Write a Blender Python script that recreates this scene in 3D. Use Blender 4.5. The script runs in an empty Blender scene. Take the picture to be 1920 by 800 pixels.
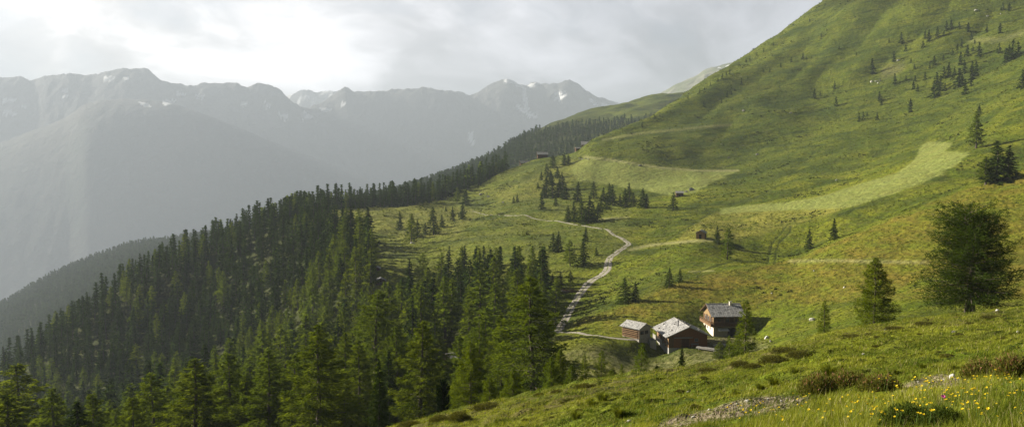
HAZE = 1.4e-4
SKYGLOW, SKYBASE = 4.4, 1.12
EXPO = 1.85
import bpy, bmesh, math, random
import numpy as np
R = math.radians
rng = np.random.default_rng(11)
random.seed(11)
scene = bpy.context.scene
COL = scene.collection

# ------------------------------------------------------------------ camera model (pixels of the 1920x800 photograph)
F, HOR = 1500.0, 330.0
PITCH = math.atan((400 - HOR) / F)
CP, SP = math.cos(PITCH), math.sin(PITCH)
def ray(u, v):
    """a = x/y and e = z/y of the view ray through a pixel"""
    dy = F * CP + (400 - v) * SP
    return (u - 960) / dy, (-F * SP + (400 - v) * CP) / dy
def project(x, y, z):
    d = y * CP - z * SP
    return 960 + F * x / d, 400 - F * (y * SP + z * CP) / d

# ------------------------------------------------------------------ noise
_P = rng.permutation(512); _G = rng.uniform(0, 2 * np.pi, 512)
_GX, _GY = np.cos(_G), np.sin(_G)
def perlin(x, y):
    xi = np.floor(x).astype(np.int64); yi = np.floor(y).astype(np.int64)
    fx = x - xi; fy = y - yi
    def g(ix, iy, dx, dy):
        h = _P[(_P[ix & 511] + iy) & 511]
        return _GX[h] * dx + _GY[h] * dy
    u = fx * fx * fx * (fx * (fx * 6 - 15) + 10); w = fy * fy * fy * (fy * (fy * 6 - 15) + 10)
    a = g(xi, yi, fx, fy); b = g(xi + 1, yi, fx - 1, fy)
    c = g(xi, yi + 1, fx, fy - 1); d = g(xi + 1, yi + 1, fx - 1, fy - 1)
    return (a + (b - a) * u) * (1 - w) + (c + (d - c) * u) * w
def fbm(x, y, n, gain=.5, lac=2.03):
    s = 0; k = 1
    for i in range(n):
        s = s + k * perlin(x + 17.3 * i, y - 9.1 * i); x = x * lac; y = y * lac; k *= gain
    return s
def sstep(a, b, x):
    t = np.clip((x - a) / (b - a), 0, 1); return t * t * (3 - 2 * t)

# ------------------------------------------------------------------ smooth 1-D interpolation
def slopes(x, y):
    h = np.diff(x, axis=0); d = np.diff(y, axis=0) / h
    m = np.zeros_like(y)
    w1 = 2 * h[1:] + h[:-1]; w2 = h[1:] + 2 * h[:-1]
    ok = (d[:-1] * d[1:]) > 0
    with np.errstate(divide='ignore', invalid='ignore'):
        hm = (w1 + w2) / (w1 / d[:-1] + w2 / d[1:])
    m[1:-1] = np.where(ok, hm, 0); m[0] = d[0]; m[-1] = d[-1]
    return m
def pchip(x, y, q):
    x = np.asarray(x, float); y = np.asarray(y, float); m = slopes(x, y)
    q = np.clip(q, x[0], x[-1]); k = np.clip(np.searchsorted(x, q, side='right') - 1, 0, len(x) - 2)
    h = x[k + 1] - x[k]; t = (q - x[k]) / h
    return (y[k] * (1 + 2 * t) * (1 - t) ** 2 + m[k] * h * t * (1 - t) ** 2 + y[k + 1] * t * t * (3 - 2 * t) + m[k + 1] * h * t * t * (t - 1))

class Land:
    """height field over (a = x/y, y) lofted through feature curves; each curve: (u, v, depth) knots, or ('z', [(u, z, depth)])"""
    def __init__(self, curves, a0, a1, na, y0, y1, ny):
        self.a = np.linspace(a0, a1, na); self.ly = np.linspace(math.log(y0), math.log(y1), ny); self.y = np.exp(self.ly)
        us = np.arange(-700, 2700, 4.0)
        YY = np.empty((len(curves), na)); ZZ = np.empty((len(curves), na))
        for i, c in enumerate(curves):
            zmode = isinstance(c, tuple)
            k = np.array(c[1] if zmode else c, float)
            Y = pchip(k[:, 0], k[:, 2], us)
            if zmode:
                z = pchip(k[:, 0], k[:, 1], us); a = (us - 960) / F
            else:
                v = pchip(k[:, 0], k[:, 1], us); a, e = ray(us, v); z = e * Y
            YY[i] = np.interp(self.a, a, Y); ZZ[i] = np.interp(self.a, a, z)
        for i in range(1, len(curves)): YY[i] = np.maximum(YY[i], YY[i - 1] * 1.01 + .5)
        M = slopes(YY, ZZ)
        Z = np.empty((ny, na))
        for j in range(na):
            x = YY[:, j]; q = np.clip(self.y, x[0], x[-1])
            k = np.clip(np.searchsorted(x, q, side='right') - 1, 0, len(x) - 2)
            h = x[k + 1] - x[k]; t = (q - x[k]) / h
            Z[:, j] = (ZZ[k, j] * (1 + 2 * t) * (1 - t) ** 2 + M[k, j] * h * t * (1 - t) ** 2 + ZZ[k + 1, j] * t * t * (3 - 2 * t) + M[k + 1, j] * h * t * t * (t - 1))
        self.Z = Z; self.X = self.a[None, :] * self.y[:, None]; self.Yg = np.repeat(self.y[:, None], na, 1)
    def h(self, x, y):
        x = np.asarray(x, float); y = np.maximum(np.asarray(y, float), self.y[0])
        i = (np.log(y) - self.ly[0]) / (self.ly[1] - self.ly[0]); j = (x / y - self.a[0]) / (self.a[1] - self.a[0])
        i = np.clip(i, 0, len(self.ly) - 1.001); j = np.clip(j, 0, len(self.a) - 1.001)
        i0 = i.astype(int); j0 = j.astype(int); fi = i - i0; fj = j - j0; Z = self.Z
        return (Z[i0, j0] * (1 - fi) + Z[i0 + 1, j0] * fi) * (1 - fj) + (Z[i0, j0 + 1] * (1 - fi) + Z[i0 + 1, j0 + 1] * fi) * fj
    def hit(self, u, v, ymin=3):
        """first point of the land seen along the pixel's ray"""
        a, e = ray(u, v); ys = np.exp(np.linspace(math.log(ymin), self.ly[-1], 4000))
        d = self.h(a * ys, ys) - e * ys
        k = np.nonzero(d >= 0)[0]
        if len(k) == 0 or k[0] == 0: k = [int(np.argmax(d))]
        k = k[0]; y = ys[k]
        if k > 0 and d[k] > 0 > d[k - 1]: y = ys[k - 1] + (ys[k] - ys[k - 1]) * (-d[k - 1]) / (d[k] - d[k - 1])
        return a * y, y, float(self.h(a * y, y))
    def mesh(self, name):
        ny, na = self.Z.shape
        me = bpy.data.meshes.new(name); n = ny * na
        co = np.stack([self.X, self.Yg, self.Z], -1).reshape(-1, 3).astype(np.float32)
        idx = np.arange(n).reshape(ny, na)
        q = np.stack([idx[:-1, :-1], idx[:-1, 1:], idx[1:, 1:], idx[1:, :-1]], -1).reshape(-1, 4)
        me.vertices.add(n); me.vertices.foreach_set('co', co.ravel())
        me.loops.add(q.size); me.loops.foreach_set('vertex_index', q.ravel().astype(np.int32))
        me.polygons.add(len(q)); me.polygons.foreach_set('loop_start', np.arange(0, q.size, 4, dtype=np.int32))
        me.polygons.foreach_set('use_smooth', np.ones(len(q), bool)); me.update()
        o = bpy.data.objects.new(name, me); COL.objects.link(o); return o
def attr(me, name, val):
    at = me.attributes.new(name, 'FLOAT', 'POINT'); at.data.foreach_set('value', np.asarray(val, np.float32).ravel())
def inpoly(px, py, poly):
    px = np.asarray(px, float); py = np.asarray(py, float); c = np.zeros(px.shape, bool); n = len(poly)
    for i in range(n):
        x0, y0 = poly[i]; x1, y1 = poly[(i + 1) % n]
        if y0 == y1: continue
        m = ((y0 > py) != (y1 > py)) & (px < (x1 - x0) * (py - y0) / (y1 - y0) + x0); c ^= m
    return c
def blur2(a, n):
    for _ in range(n):
        b = a.copy(); b[1:-1] = (a[:-2] + 2 * a[1:-1] + a[2:]) / 4; a = b.copy(); a[:, 1:-1] = (b[:, :-2] + 2 * b[:, 1:-1] + b[:, 2:]) / 4
    return a

# ------------------------------------------------------------------ node helpers
class NT:
    def __init__(self, name):
        self.m = bpy.data.materials.new(name); self.m.use_nodes = True; self.t = self.m.node_tree; self.t.nodes.clear()
        self.out = self.t.nodes.new('ShaderNodeOutputMaterial')
    def n(self, kind, **kw):
        o = self.t.nodes.new('ShaderNode' + kind)
        for k, v in kw.items():
            if hasattr(o, k): setattr(o, k, v)
        return o
    def l(self, a, b): self.t.links.new(a, b)
    def val(self, sock, v):
        if hasattr(v, 'links') or hasattr(v, 'is_linked'): self.l(v, sock)
        else: sock.default_value = v
    def math(self, op, a, b=None, clamp=False):
        o = self.n('Math', operation=op); o.use_clamp = clamp; self.val(o.inputs[0], a)
        if b is not None: self.val(o.inputs[1], b)
        return o.outputs[0]
    def noise(self, vec, scale, detail=4, rough=.55, lac=2.0):
        o = self.n('TexNoise'); self.val(o.inputs['Vector'], vec); o.inputs['Scale'].default_value = scale
        o.inputs['Detail'].default_value = detail; o.inputs['Roughness'].default_value = rough; return o.outputs['Fac']
    def ramp(self, fac, pts):
        o = self.n('ValToRGB'); e = o.color_ramp.elements
        while len(e) < len(pts): e.new(.5)
        for k, (p, c) in enumerate(pts):
            e[k].position = p; e[k].color = (*c, 1) if hasattr(c, '__len__') else (c, c, c, 1)
        self.val(o.inputs[0], fac); return o.outputs[0]
    def mix(self, fac, a, b, mode='MIX'):
        o = self.n('MixRGB', blend_type=mode); self.val(o.inputs[0], fac)
        for i, c in ((1, a), (2, b)): self.val(o.inputs[i], (*c, 1) if isinstance(c, tuple) and len(c) == 3 else c)
        return o.outputs[0]
    def attr(self, name): return self.n('Attribute', attribute_name=name).outputs['Fac']
    def pos(self): return self.n('NewGeometry').outputs['Position']
    def map(self, vec, sc=(1, 1, 1), rot=(0, 0, 0)):
        o = self.n('Mapping'); self.l(vec, o.inputs[0]); o.inputs['Scale'].default_value = sc; o.inputs['Rotation'].default_value = rot; return o.outputs[0]
    def bump(self, h, strength, dist, normal=None):
        o = self.n('Bump'); o.inputs['Strength'].default_value = strength; o.inputs['Distance'].default_value = dist; self.l(h, o.inputs['Height'])
        if normal: self.l(normal, o.inputs['Normal'])
        return o.outputs[0]
    def surf(self, color, rough=.9, normal=None, spec=.2):
        b = self.n('BsdfPrincipled'); self.val(b.inputs['Base Color'], (*color, 1) if isinstance(color, tuple) and len(color) == 3 else color)
        self.val(b.inputs['Roughness'], rough); b.inputs['Specular IOR Level'].default_value = spec
        if normal: self.l(normal, b.inputs['Normal'])
        self.l(b.outputs[0], self.out.inputs[0]); return self.m
    def leaf(self, color, trans=.35, rough=.6):
        d = self.n('BsdfDiffuse'); t = self.n('BsdfTranslucent'); mx = self.n('MixShader'); mx.inputs[0].default_value = trans
        self.val(d.inputs[0], color); tc = self.mix(1, color, (1.25, 1.2, .55), 'MULTIPLY'); self.l(tc, t.inputs[0])
        self.l(d.outputs[0], mx.inputs[1]); self.l(t.outputs[0], mx.inputs[2]); self.l(mx.outputs[0], self.out.inputs[0]); return self.m

def tag(o, label=None, cat=None, group=None, kind=None):
    if label: o['label'] = label
    if cat: o['category'] = cat
    if group: o['group'] = group
    if kind: o['kind'] = kind
    return o
# ------------------------------------------------------------------ near and middle ground
CURVES = [
 ('z', [(-700, -2.1, 1.2), (960, -1.7, 1.2), (2700, -1.35, 1.2)]),
 ('z', [(-700, -6.2, 8), (0, -4.9, 8), (960, -3.6, 8), (1440, -2.95, 8), (1920, -2.5, 8), (2700, -1.5, 8)]),
 ('z', [(-700, -18, 20), (0, -12.5, 20), (400, -10.5, 20), (960, -7.6, 20), (1440, -5.8, 20), (1920, -4.8, 20), (2700, -3, 20)]),
 [(-700, 1300, 30), (0, 1050, 32), (200, 980, 33), (400, 915, 34), (600, 850, 38), (750, 802, 42), (860, 772, 45), (1000, 740, 48), (1100, 717, 50), (1200, 704, 52),
  (1300, 690, 55), (1400, 669, 58), (1480, 651, 60), (1560, 627, 62), (1650, 613, 65), (1750, 599, 68), (1850, 588, 70), (1920, 579, 72), (2700, 480, 80)],
 [(-700, 1450, 80), (0, 1100, 80), (400, 950, 80), (750, 860, 80), (1000, 800, 85), (1300, 740, 90), (1650, 675, 92), (1920, 625, 95), (2700, 500, 100)],
 [(-700, 1300, 160), (0, 1000, 160), (200, 920, 160), (400, 860, 160), (700, 780, 160), (900, 740, 160), (1000, 722, 165), (1100, 707, 165), (1200, 706, 165),
  (1300, 702, 162), (1400, 676, 160), (1500, 650, 152), (1650, 620, 142), (1920, 586, 135), (2700, 470, 140)],
 [(-700, 1200, 200), (0, 960, 200), (200, 880, 200), (400, 800, 200), (700, 722, 200), (800, 684, 200), (900, 664, 200), (1000, 640, 195), (1100, 632, 190), (1200, 642, 188),
  (1300, 649, 188), (1400, 630, 190), (1500, 600, 188), (1650, 556, 186), (1920, 500, 185), (2700, 330, 185)],
 [(-700, 1150, 245), (0, 900, 245), (200, 820, 245), (400, 740, 245), (700, 662, 240), (800, 632, 235), (960, 612, 225), (1050, 612, 215), (1120, 590, 218), (1200, 554, 230),
  (1300, 516, 240), (1400, 502, 245), (1480, 486, 250), (1560, 452, 255), (1600, 436, 258), (1700, 396, 262), (1830, 346, 268), (1920, 316, 270), (2700, 60, 280)],
 [(-700, 1200, 300), (0, 940, 300), (200, 860, 300), (400, 780, 300), (700, 622, 290), (800, 590, 290), (900, 560, 280), (1000, 542, 275), (1100, 536, 270), (1200, 506, 275),
  (1300, 482, 280), (1400, 487, 285), (1440, 493, 284), (1480, 489, 287), (1600, 442, 296), (1700, 403, 300), (1830, 353, 308), (1920, 323, 310), (2700, 75, 320)],
 [(-700, 1100, 370), (0, 870, 370), (200, 750, 370), (400, 690, 370), (600, 560, 350), (700, 508, 330), (800, 494, 340), (900, 470, 350), (1000, 460, 350), (1100, 455, 340),
  (1200, 456, 330), (1315, 449, 312), (1400, 436, 330), (1500, 414, 336), (1600, 380, 342), (1700, 346, 348), (1820, 302, 362), (1920, 268, 372), (2700, 0, 400)],
 [(-700, 1060, 400), (0, 780, 420), (200, 650, 440), (300, 612, 450), (400, 570, 450), (500, 510, 440), (600, 452, 445), (700, 441, 440), (800, 430, 450), (900, 419, 455),
  (1000, 409, 450), (1100, 408, 440), (1200, 400, 430), (1300, 390, 430), (1400, 378, 440), (1500, 352, 450), (1600, 325, 460), (1700, 286, 470), (1800, 240, 478), (1920, 180, 480), (2700, -150, 500)],
 [(-700, 1020, 440), (0, 718, 465), (200, 578, 480), (300, 520, 490), (400, 485, 500), (500, 440, 505), (600, 408, 520), (700, 398, 540), (800, 395, 550), (900, 385, 560),
  (1000, 362, 560), (1100, 345, 560), (1200, 348, 550), (1300, 343, 550), (1400, 328, 560), (1500, 298, 570), (1700, 212, 600), (1920, 108, 620), (2700, -250, 640)],
 [(-700, 1000, 470), (0, 700, 490), (100, 642, 500), (200, 560, 510), (300, 500, 530), (400, 462, 550), (500, 420, 565), (600, 401, 590), (700, 388, 600), (800, 376, 640), (900, 350, 670),
  (950, 328, 690), (1000, 310, 700), (1050, 300, 700), (1085, 287, 705), (1110, 271, 710), (1150, 258, 730), (1215, 228, 780), (1300, 178, 900), (1400, 112, 1000), (1500, 42, 1080),
  (1570, 0, 1120), (1700, -95, 1150), (1920, -250, 1200), (2700, -620, 1300)],
 [(-700, 1100, 700), (0, 830, 760), (200, 720, 800), (400, 600, 840), (600, 500, 800), (800, 440, 800), (950, 400, 860), (1110, 350, 880), (1215, 330, 960), (1300, 300, 1080),
  (1400, 260, 1200), (1570, 150, 1330), (1920, -50, 1400), (2700, -300, 1500)],
 [(-700, 860, 2000), (-200, 660, 2050), (0, 574, 2050), (130, 504, 2050), (250, 461, 2050), (330, 449, 2050), (400, 440, 2000), (600, 396, 1750), (740, 363, 1500), (880, 317, 1460), (960, 279, 1500),
  (1005, 250, 1550), (1070, 222, 1700), (1140, 208, 1800), (1190, 198, 1850), (1260, 187, 1900), (1400, 170, 1950), (1920, 150, 2000), (2700, 140, 2000)],
 ('z', [(-700, -1350, 3100), (0, -900, 3100), (960, -520, 2800), (1300, 0, 2800), (2700, 100, 2800)]),
]
land = Land(CURVES, -1.12, 1.12, 1250, 1.2, 2750, 1250)
land.Z = blur2(land.Z, 8)
# cirques, hummocks, cattle terraces and tussocks, never finer than the sheet can carry
X, Y = land.X, land.Yg
sp = np.maximum(Y * (land.ly[1] - land.ly[0]), Y * (land.a[1] - land.a[0]))
gx = fbm(X / 400, Y / 400, 2)
amp = sstep(70, 330, Y)
Z = land.Z
Z += 3.2 * amp * fbm(X / 95, Y / 95, 3) * sstep(110, 420, Y)
Z += .9 * sstep(60, 260, Y) * fbm(X / 26, Y / 26, 3)
Z += .10 * sstep(2, 14, Y) * (fbm(X / 2.6, Y / 2.6, 3)) * sstep(.9, .3, sp)
Z += .22 * sstep(8, 30, Y) * fbm(X / 6.5, Y / 6.5, 2) * sstep(2.5, 1, sp)
Z += .35 * fbm(X / 9, Y / 9, 2) * sstep(90, 200, Y) * sstep(3.5, 1.5, sp)
# terracettes follow the contour lines of the steep big slope
hill = sstep(480, 620, Y + X * .25) * sstep(-100, 60, X)
wob = fbm(X / 120, Y / 120, 3) * 14 + fbm(X / 30, Y / 30, 2) * 3
Z += hill * 1.1 * np.abs(perlin((Z + wob) / 9.0, (X - Y) / 160)) * 1.6
Z += hill * 13 * fbm(X / 210 + 3, Y / 210, 2) + hill * 3.2 * fbm(X / 70, Y / 70, 2)
qa, qb = X * .8 + Y * .6, Y * .8 - X * .6
Z += hill * 16 * np.abs(fbm(qa / 260, qb / 110, 3)) * sstep(560, 800, Y)
hum = np.abs(fbm(X / 1.7, Y / 1.4, 2)) + .6 * np.abs(perlin(X / .8, Y / .7))
Z += .33 * hum * sstep(9, 20, Y) * sstep(110, 80, Y)
Z += 1.6 * np.abs(fbm(X / 22 + 5, Y / 17, 3)) * sstep(270, 360, Y) * sstep(760, 640, Y) * sstep(60, -20, X) 
# levelled ground round the chalets
for cx_, cy_, rx_, ry_, zt_ in ((34.5, 186, 4.5, 13, -42.0), (30.5, 173, 7, 12, -42.6), (42, 181.5, 6, 5, -39.6), (52, 196, 9, 12, -40.2), (48, 186, 5, 5, -40.0), (28, 193, 6, 6, -38.9)):
    wgt = np.exp(-(((X - cx_) / rx_) ** 2 + ((Y - cy_) / ry_) ** 2) ** 1.5); Z += (zt_ - Z) * wgt

def proj_grid():
    return project(land.X, land.Yg, land.Z)
PU, PV = proj_grid()
# which vertices the camera sees (running horizon per column)
el = land.Z / land.Yg
run = np.maximum.accumulate(el, axis=0); vis = el >= run - 1e-4
def region(poly, ylo, yhi, soft=1):
    m = (inpoly(PU, PV, poly) & (land.Yg > ylo) & (land.Yg < yhi)).astype(float)
    return blur2(m, soft)
mown = np.zeros_like(Z)
mown += region([(1095, 296), (1140, 300), (1235, 315), (1310, 321), (1385, 320), (1340, 340), (1300, 362), (1255, 366), (1180, 352), (1080, 338), (1070, 315)], 440, 800, 4)
mown += region([(1345, 392), (1400, 384), (1470, 380), (1540, 368), (1610, 345), (1680, 325), (1715, 300), (1728, 272), (1740, 266), (1788, 268), (1770, 285), (1822, 284), (1790, 312), (1740, 340), (1650, 372),
                (1590, 388), (1540, 392), (1480, 394), (1400, 397), (1350, 402)], 290, 560, 5)
mown = np.clip(mown, 0, 1)
gold = np.zeros_like(Z)   # flowering dry grass
gold += region([(1262, 456), (1290, 430), (1340, 398), (1400, 392), (1480, 390), (1600, 384), (1560, 400), (1480, 424), (1420, 440), (1340, 453)], 290, 520, 2)
gold += .8 * region([(600, 385), (800, 378), (900, 395), (860, 440), (760, 450), (680, 430), (600, 410)], 380, 700, 3)
gold += .6 * region([(1100, 300), (1050, 300), (1010, 330), (960, 345), (900, 360), (960, 380), (1060, 360), (1090, 330)], 380, 760, 3)
rust = np.zeros_like(Z)   # reddish seeding grass of the near spur
rust += region([(2100, 230), (1920, 318), (1830, 348), (1700, 398), (1600, 438), (1490, 486), (1300, 520), (1200, 556), (1060, 612), (1200, 615), (1300, 590), (1500, 570), (1700, 560), (2100, 560)], 110, 300, 4)
heath = region([(1420, 690), (1560, 640), (1700, 620), (1920, 600), (2100, 600), (2100, 575), (1850, 582), (1650, 606), (1480, 645), (1300, 680), (860, 765), (700, 810), (900, 800), (1300, 705)], 20, 90, 2)
stony = np.zeros_like(Z)
for pl in ([(1225, 800), (1270, 778), (1330, 768), (1370, 752), (1430, 742), (1500, 742), (1540, 752), (1480, 765), (1420, 778), (1330, 790), (1290, 805)],
           [(1690, 722), (1725, 710), (1765, 700), (1800, 706), (1830, 716), (1790, 730), (1730, 738), (1690, 734)]):
    stony += region(pl, 3, 60, 3)
stony += .55 * region([(1300, 640), (1330, 632), (1400, 628), (1420, 640), (1380, 655), (1320, 660)], 150, 230, 3)
stony += .35 * region([(1655, 128), (1690, 118), (1700, 124), (1680, 140), (1650, 146)], 500, 1300, 4)
bank = region([(1030, 632), (1160, 640), (1330, 660), (1440, 640), (1440, 690), (1300, 712), (1030, 740)], 100, 182, 4)
grazed = region([(560, 390), (1090, 290), (1080, 360), (1180, 370), (1180, 480), (1050, 520), (960, 620), (700, 560), (600, 420)], 250, 760, 6)
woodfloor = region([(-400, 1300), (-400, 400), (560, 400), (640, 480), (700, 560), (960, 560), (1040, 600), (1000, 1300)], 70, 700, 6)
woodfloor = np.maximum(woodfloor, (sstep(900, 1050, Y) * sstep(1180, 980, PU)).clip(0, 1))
def polydist(pts):
    d = np.full(PU.shape, 1e9)
    for (x0, y0), (x1, y1) in zip(pts[:-1], pts[1:]):
        L2 = (x1 - x0) ** 2 + (y1 - y0) ** 2; t_ = np.clip(((PU - x0) * (x1 - x0) + (PV - y0) * (y1 - y0)) / L2, 0, 1); d = np.minimum(d, np.hypot(PU - x0 - t_ * (x1 - x0), PV - y0 - t_ * (y1 - y0)))
    return d
trail = np.zeros_like(Z); rut = np.zeros_like(Z)
for pts, w_, ylo, yhi, k_ in (([(1095, 294), (1140, 299), (1235, 314), (1310, 320), (1385, 320)], 1.8, 440, 900, 1.), ([(1180, 468), (1215, 460), (1260, 455), (1310, 451), (1345, 450)], 2.6, 270, 420, 1.), ([(1180, 438), (1250, 400), (1180, 407), (1110, 412)][2:], 1.5, 300, 600, .8),
        ([(1290, 509), (1340, 507)], 1.2, 200, 330, .9), ([(1480, 489), (1560, 488), (1640, 490), (1740, 492)], 2.6, 200, 300, .75), ([(1130, 262), (1200, 250), (1300, 240), (1370, 234)], 2.6, 600, 1100, .45), ([(1820, 76), (1880, 74), (1925, 60)], 5, 500, 1200, .4)):
    trail += k_ * np.exp(-(polydist(pts) / w_) ** 2) * (Y > ylo) * (Y < yhi)
for pts, w_ in (([(1474, 424), (1465, 436), (1448, 455), (1443, 475), (1440, 492)], 1.6), ([(1482, 424), (1482, 434), (1460, 455), (1455, 475), (1453, 492)], 1.6)):
    rut += np.exp(-(polydist(pts) / w_) ** 2) * (Y > 200) * (Y < 360)
for pts in ([(1240, 457), (1290, 425), (1342, 394)], [(1418, 370), (1450, 352), (1480, 340), (1560, 320)], [(1545, 415), (1600, 392), (1640, 380)], [(1555, 480), (1480, 490)][:0], [(1300, 512), (1380, 487), (1440, 492)], [(1165, 560), (1200, 545), (1250, 522)]):
    if pts: rut += .7 * np.exp(-(polydist(pts) / 1.5) ** 2) * (Y > 200) * (Y < 560)
Z -= .25 * np.clip(rut, 0, 1)
ground = land.mesh('meadow_ground')
attr(ground.data, 'hill', hill); attr(ground.data, 'trail', np.clip(trail, 0, 1)); attr(ground.data, 'rut', np.clip(rut, 0, 1))
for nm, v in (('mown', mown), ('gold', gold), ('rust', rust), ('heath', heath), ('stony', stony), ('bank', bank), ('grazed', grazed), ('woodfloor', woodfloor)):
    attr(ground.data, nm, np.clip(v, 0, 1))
tag(ground, 'green alpine meadow slopes', kind='structure')

def ground_material():
    t = NT('meadow'); p = t.pos()
    big = t.noise(p, .011, 4); mid = t.noise(p, .06, 5, .6); fine = t.noise(p, .7, 5, .65); blade = t.noise(p, 9, 4, .7)
    ps = t.map(p, (1, 1, 3.4), (0, 0, R(25))); streak = t.noise(ps, .16, 6, .65)
    base = t.mix(t.ramp(big, [(.38, 0.), (.62, 1.)]), (.056, .085, .005), (.130, .162, .009))
    base = t.mix(t.ramp(mid, [(.42, 0.), (.68, .8)]), base, (.20, .205, .014))
    base = t.mix(t.ramp(streak, [(.46, 0.), (.66, .6)]), base, (.115, .110, .022))
    base = t.mix(t.ramp(t.noise(p, .028, 5, .62), [(.50, 0.), (.62, .75)]), base, (.030, .050, .006))
    sp_ = t.n('SeparateXYZ'); t.l(p, sp_.inputs[0]); cb = t.n('CombineXYZ'); t.l(t.math('MULTIPLY', sp_.outputs[0], .035), cb.inputs[0]); t.l(t.math('MULTIPLY', sp_.outputs[1], .035), cb.inputs[1])
    t.l(t.math('MULTIPLY', t.math('SUBTRACT', sp_.outputs[2], t.math('MULTIPLY', sp_.outputs[0], .16)), .36), cb.inputs[2]); ct = t.noise(cb.outputs[0], 1.0, 8, .66)
    base = t.mix(t.math('MULTIPLY', t.attr('hill'), t.ramp(ct, [(.37, .85), (.48, 0.)])), base, (.026, .042, .009))  # terrace streaks darkened in colour too, to strengthen their shading
    base = t.mix(t.math('MULTIPLY', t.attr('hill'), t.ramp(ct, [(.56, 0.), (.70, .5)])), base, (.150, .150, .035))
    base = t.mix(t.math('MULTIPLY', t.attr('hill'), .45), base, (.050, .072, .010))
    rk = t.math('MULTIPLY', t.attr('hill'), t.ramp(t.noise(p, .055, 8, .75), [(.66, 0.), (.70, .8)])); base = t.mix(rk, base, (.22, .20, .17))
    # rust-coloured seed heads over green
    rf = t.math('MULTIPLY', t.attr('rust'), t.ramp(t.noise(ps, .10, 6, .7), [(.36, 0.), (.62, .85)]))
    base = t.mix(t.math('MULTIPLY', t.attr('rust'), .5), base, (.130, .160, .012))
    base = t.mix(rf, base, (.175, .135, .020))
    # gold dry grass
    gf = t.math('MULTIPLY', t.attr('gold'), t.ramp(t.noise(ps, .09, 6, .6), [(.34, .15), (.60, 1.)]))
    base = t.mix(t.math('MULTIPLY', gf, .75), base, (.255, .235, .045))
    # mown hay meadow with swaths
    sw = t.noise(t.map(t.map(p, (1, 1, 1), (0, 0, R(-52))), (.03, .40, .4)), 1.0, 6, .7)
    mcol = t.mix(t.ramp(sw, [(.35, 0.), (.65, 1.)]), (.165, .200, .042), (.245, .275, .075)); mcol = t.mix(t.ramp(mid, [(.4, 0.), (.7, .6)]), mcol, (.19, .19, .045))
    mm = t.ramp(t.math('ADD', t.attr('mown'), t.math('MULTIPLY', t.math('SUBTRACT', t.noise(p, .12, 6, .75), .5), 2.0)), [(.30, 0.), (.72, .9)]); base = t.mix(t.math('MULTIPLY', mm, t.ramp(t.attr('mown'), [(0., 0.), (.15, 1.)])), base, mcol)
    base = t.mix(t.math('MULTIPLY', t.attr('grazed'), t.ramp(mid, [(.35, .1), (.6, .5)])), base, (.135, .150, .030))
    base = t.mix(t.math('MULTIPLY', t.attr('bank'), t.ramp(fine, [(.4, .2), (.6, .8)])), base, (.17, .16, .07))
    base = t.mix(t.math('MULTIPLY', t.attr('heath'), t.ramp(fine, [(.44, 0.), (.56, .75)])), base, (.085, .070, .028))
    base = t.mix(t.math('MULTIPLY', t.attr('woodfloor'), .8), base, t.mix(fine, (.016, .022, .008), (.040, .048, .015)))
    base = t.mix(t.math('MULTIPLY', t.attr('trail'), .85), base, (.30, .29, .12)); base = t.mix(t.math('MULTIPLY', t.attr('rut'), .8), base, (.030, .045, .012))
    # stony bare earth
    vo = t.n('TexVoronoi'); t.l(p, vo.inputs['Vector']); vo.inputs['Scale'].default_value = 9
    sc = t.mix(t.ramp(vo.outputs['Distance'], [(.1, 1.), (.6, 0.)]), (.16, .13, .09), (.36, .32, .25)); sc = t.mix(blade, sc, (.20, .16, .10))
    sf = t.math('MULTIPLY', t.attr('stony'), t.ramp(t.noise(p, 1.6, 5, .7), [(.30, .2), (.46, 1.)]))
    base = t.mix(sf, base, sc)
    v = t.ramp(fine, [(.30, .5), (.5, 1.), (.72, 1.55)]); base = t.mix(1, base, v, 'MULTIPLY')
    v = t.ramp(blade, [(.28, .66), (.5, 1.), (.75, 1.4)]); base = t.mix(.7, base, v, 'MULTIPLY')
    n0 = t.bump(ct, .9, 5.); n0.node.inputs['Strength'].default_value = 1; t.l(t.math('MULTIPLY_ADD', t.attr('hill'), .75), n0.node.inputs['Strength']); n0.node.inputs['Strength'].links[0].from_node.inputs[2].default_value = .05; n1 = t.bump(t.noise(p, .22, 7, .68), 1, 2.8, n0); n2 = t.bump(fine, .8, .5, n1); n3 = t.bump(blade, .5, .06, n2)
    return t.surf(base, .95, n3, .08)
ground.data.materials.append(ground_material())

# ------------------------------------------------------------------ valley and far ranges
def fz(v, Y): return ray(960, v)[1] * Y
SKY = [(-700, 190, 8600), (-300, 165, 8500), (-100, 150, 8400), (0, 147, 8300), (35, 144, 8300), (60, 151, 8300), (90, 143, 8200), (130, 139, 8200), (170, 141, 8200), (200, 136, 8100), (235, 129, 8100), (272, 129, 8100),
  (290, 143, 8100), (315, 156, 8100), (360, 161, 8100), (380, 156, 8100), (440, 156, 8100), (460, 163, 8100), (488, 156, 8100), (515, 163, 8100), (540, 183, 8200), (572, 203, 8400), (600, 193, 8600), (625, 178, 8700),
  (650, 164, 8700), (665, 173, 8700), (680, 173, 8700), (740, 169, 8800), (790, 165, 8800), (830, 169, 8800), (860, 173, 8900), (880, 180, 9000), (900, 170, 9000), (920, 159, 9000), (950, 149, 9000), (970, 156, 9000),
  (985, 161, 9000), (1000, 156, 9000), (1015, 158, 9000), (1040, 158, 9000), (1060, 151, 9000), (1080, 156, 9000), (1100, 171, 9000), (1130, 185, 9000), (1150, 191, 9000), (1172, 204, 9100), (1210, 222, 9200), (1400, 240, 9400), (2700, 220, 9400)]
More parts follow.
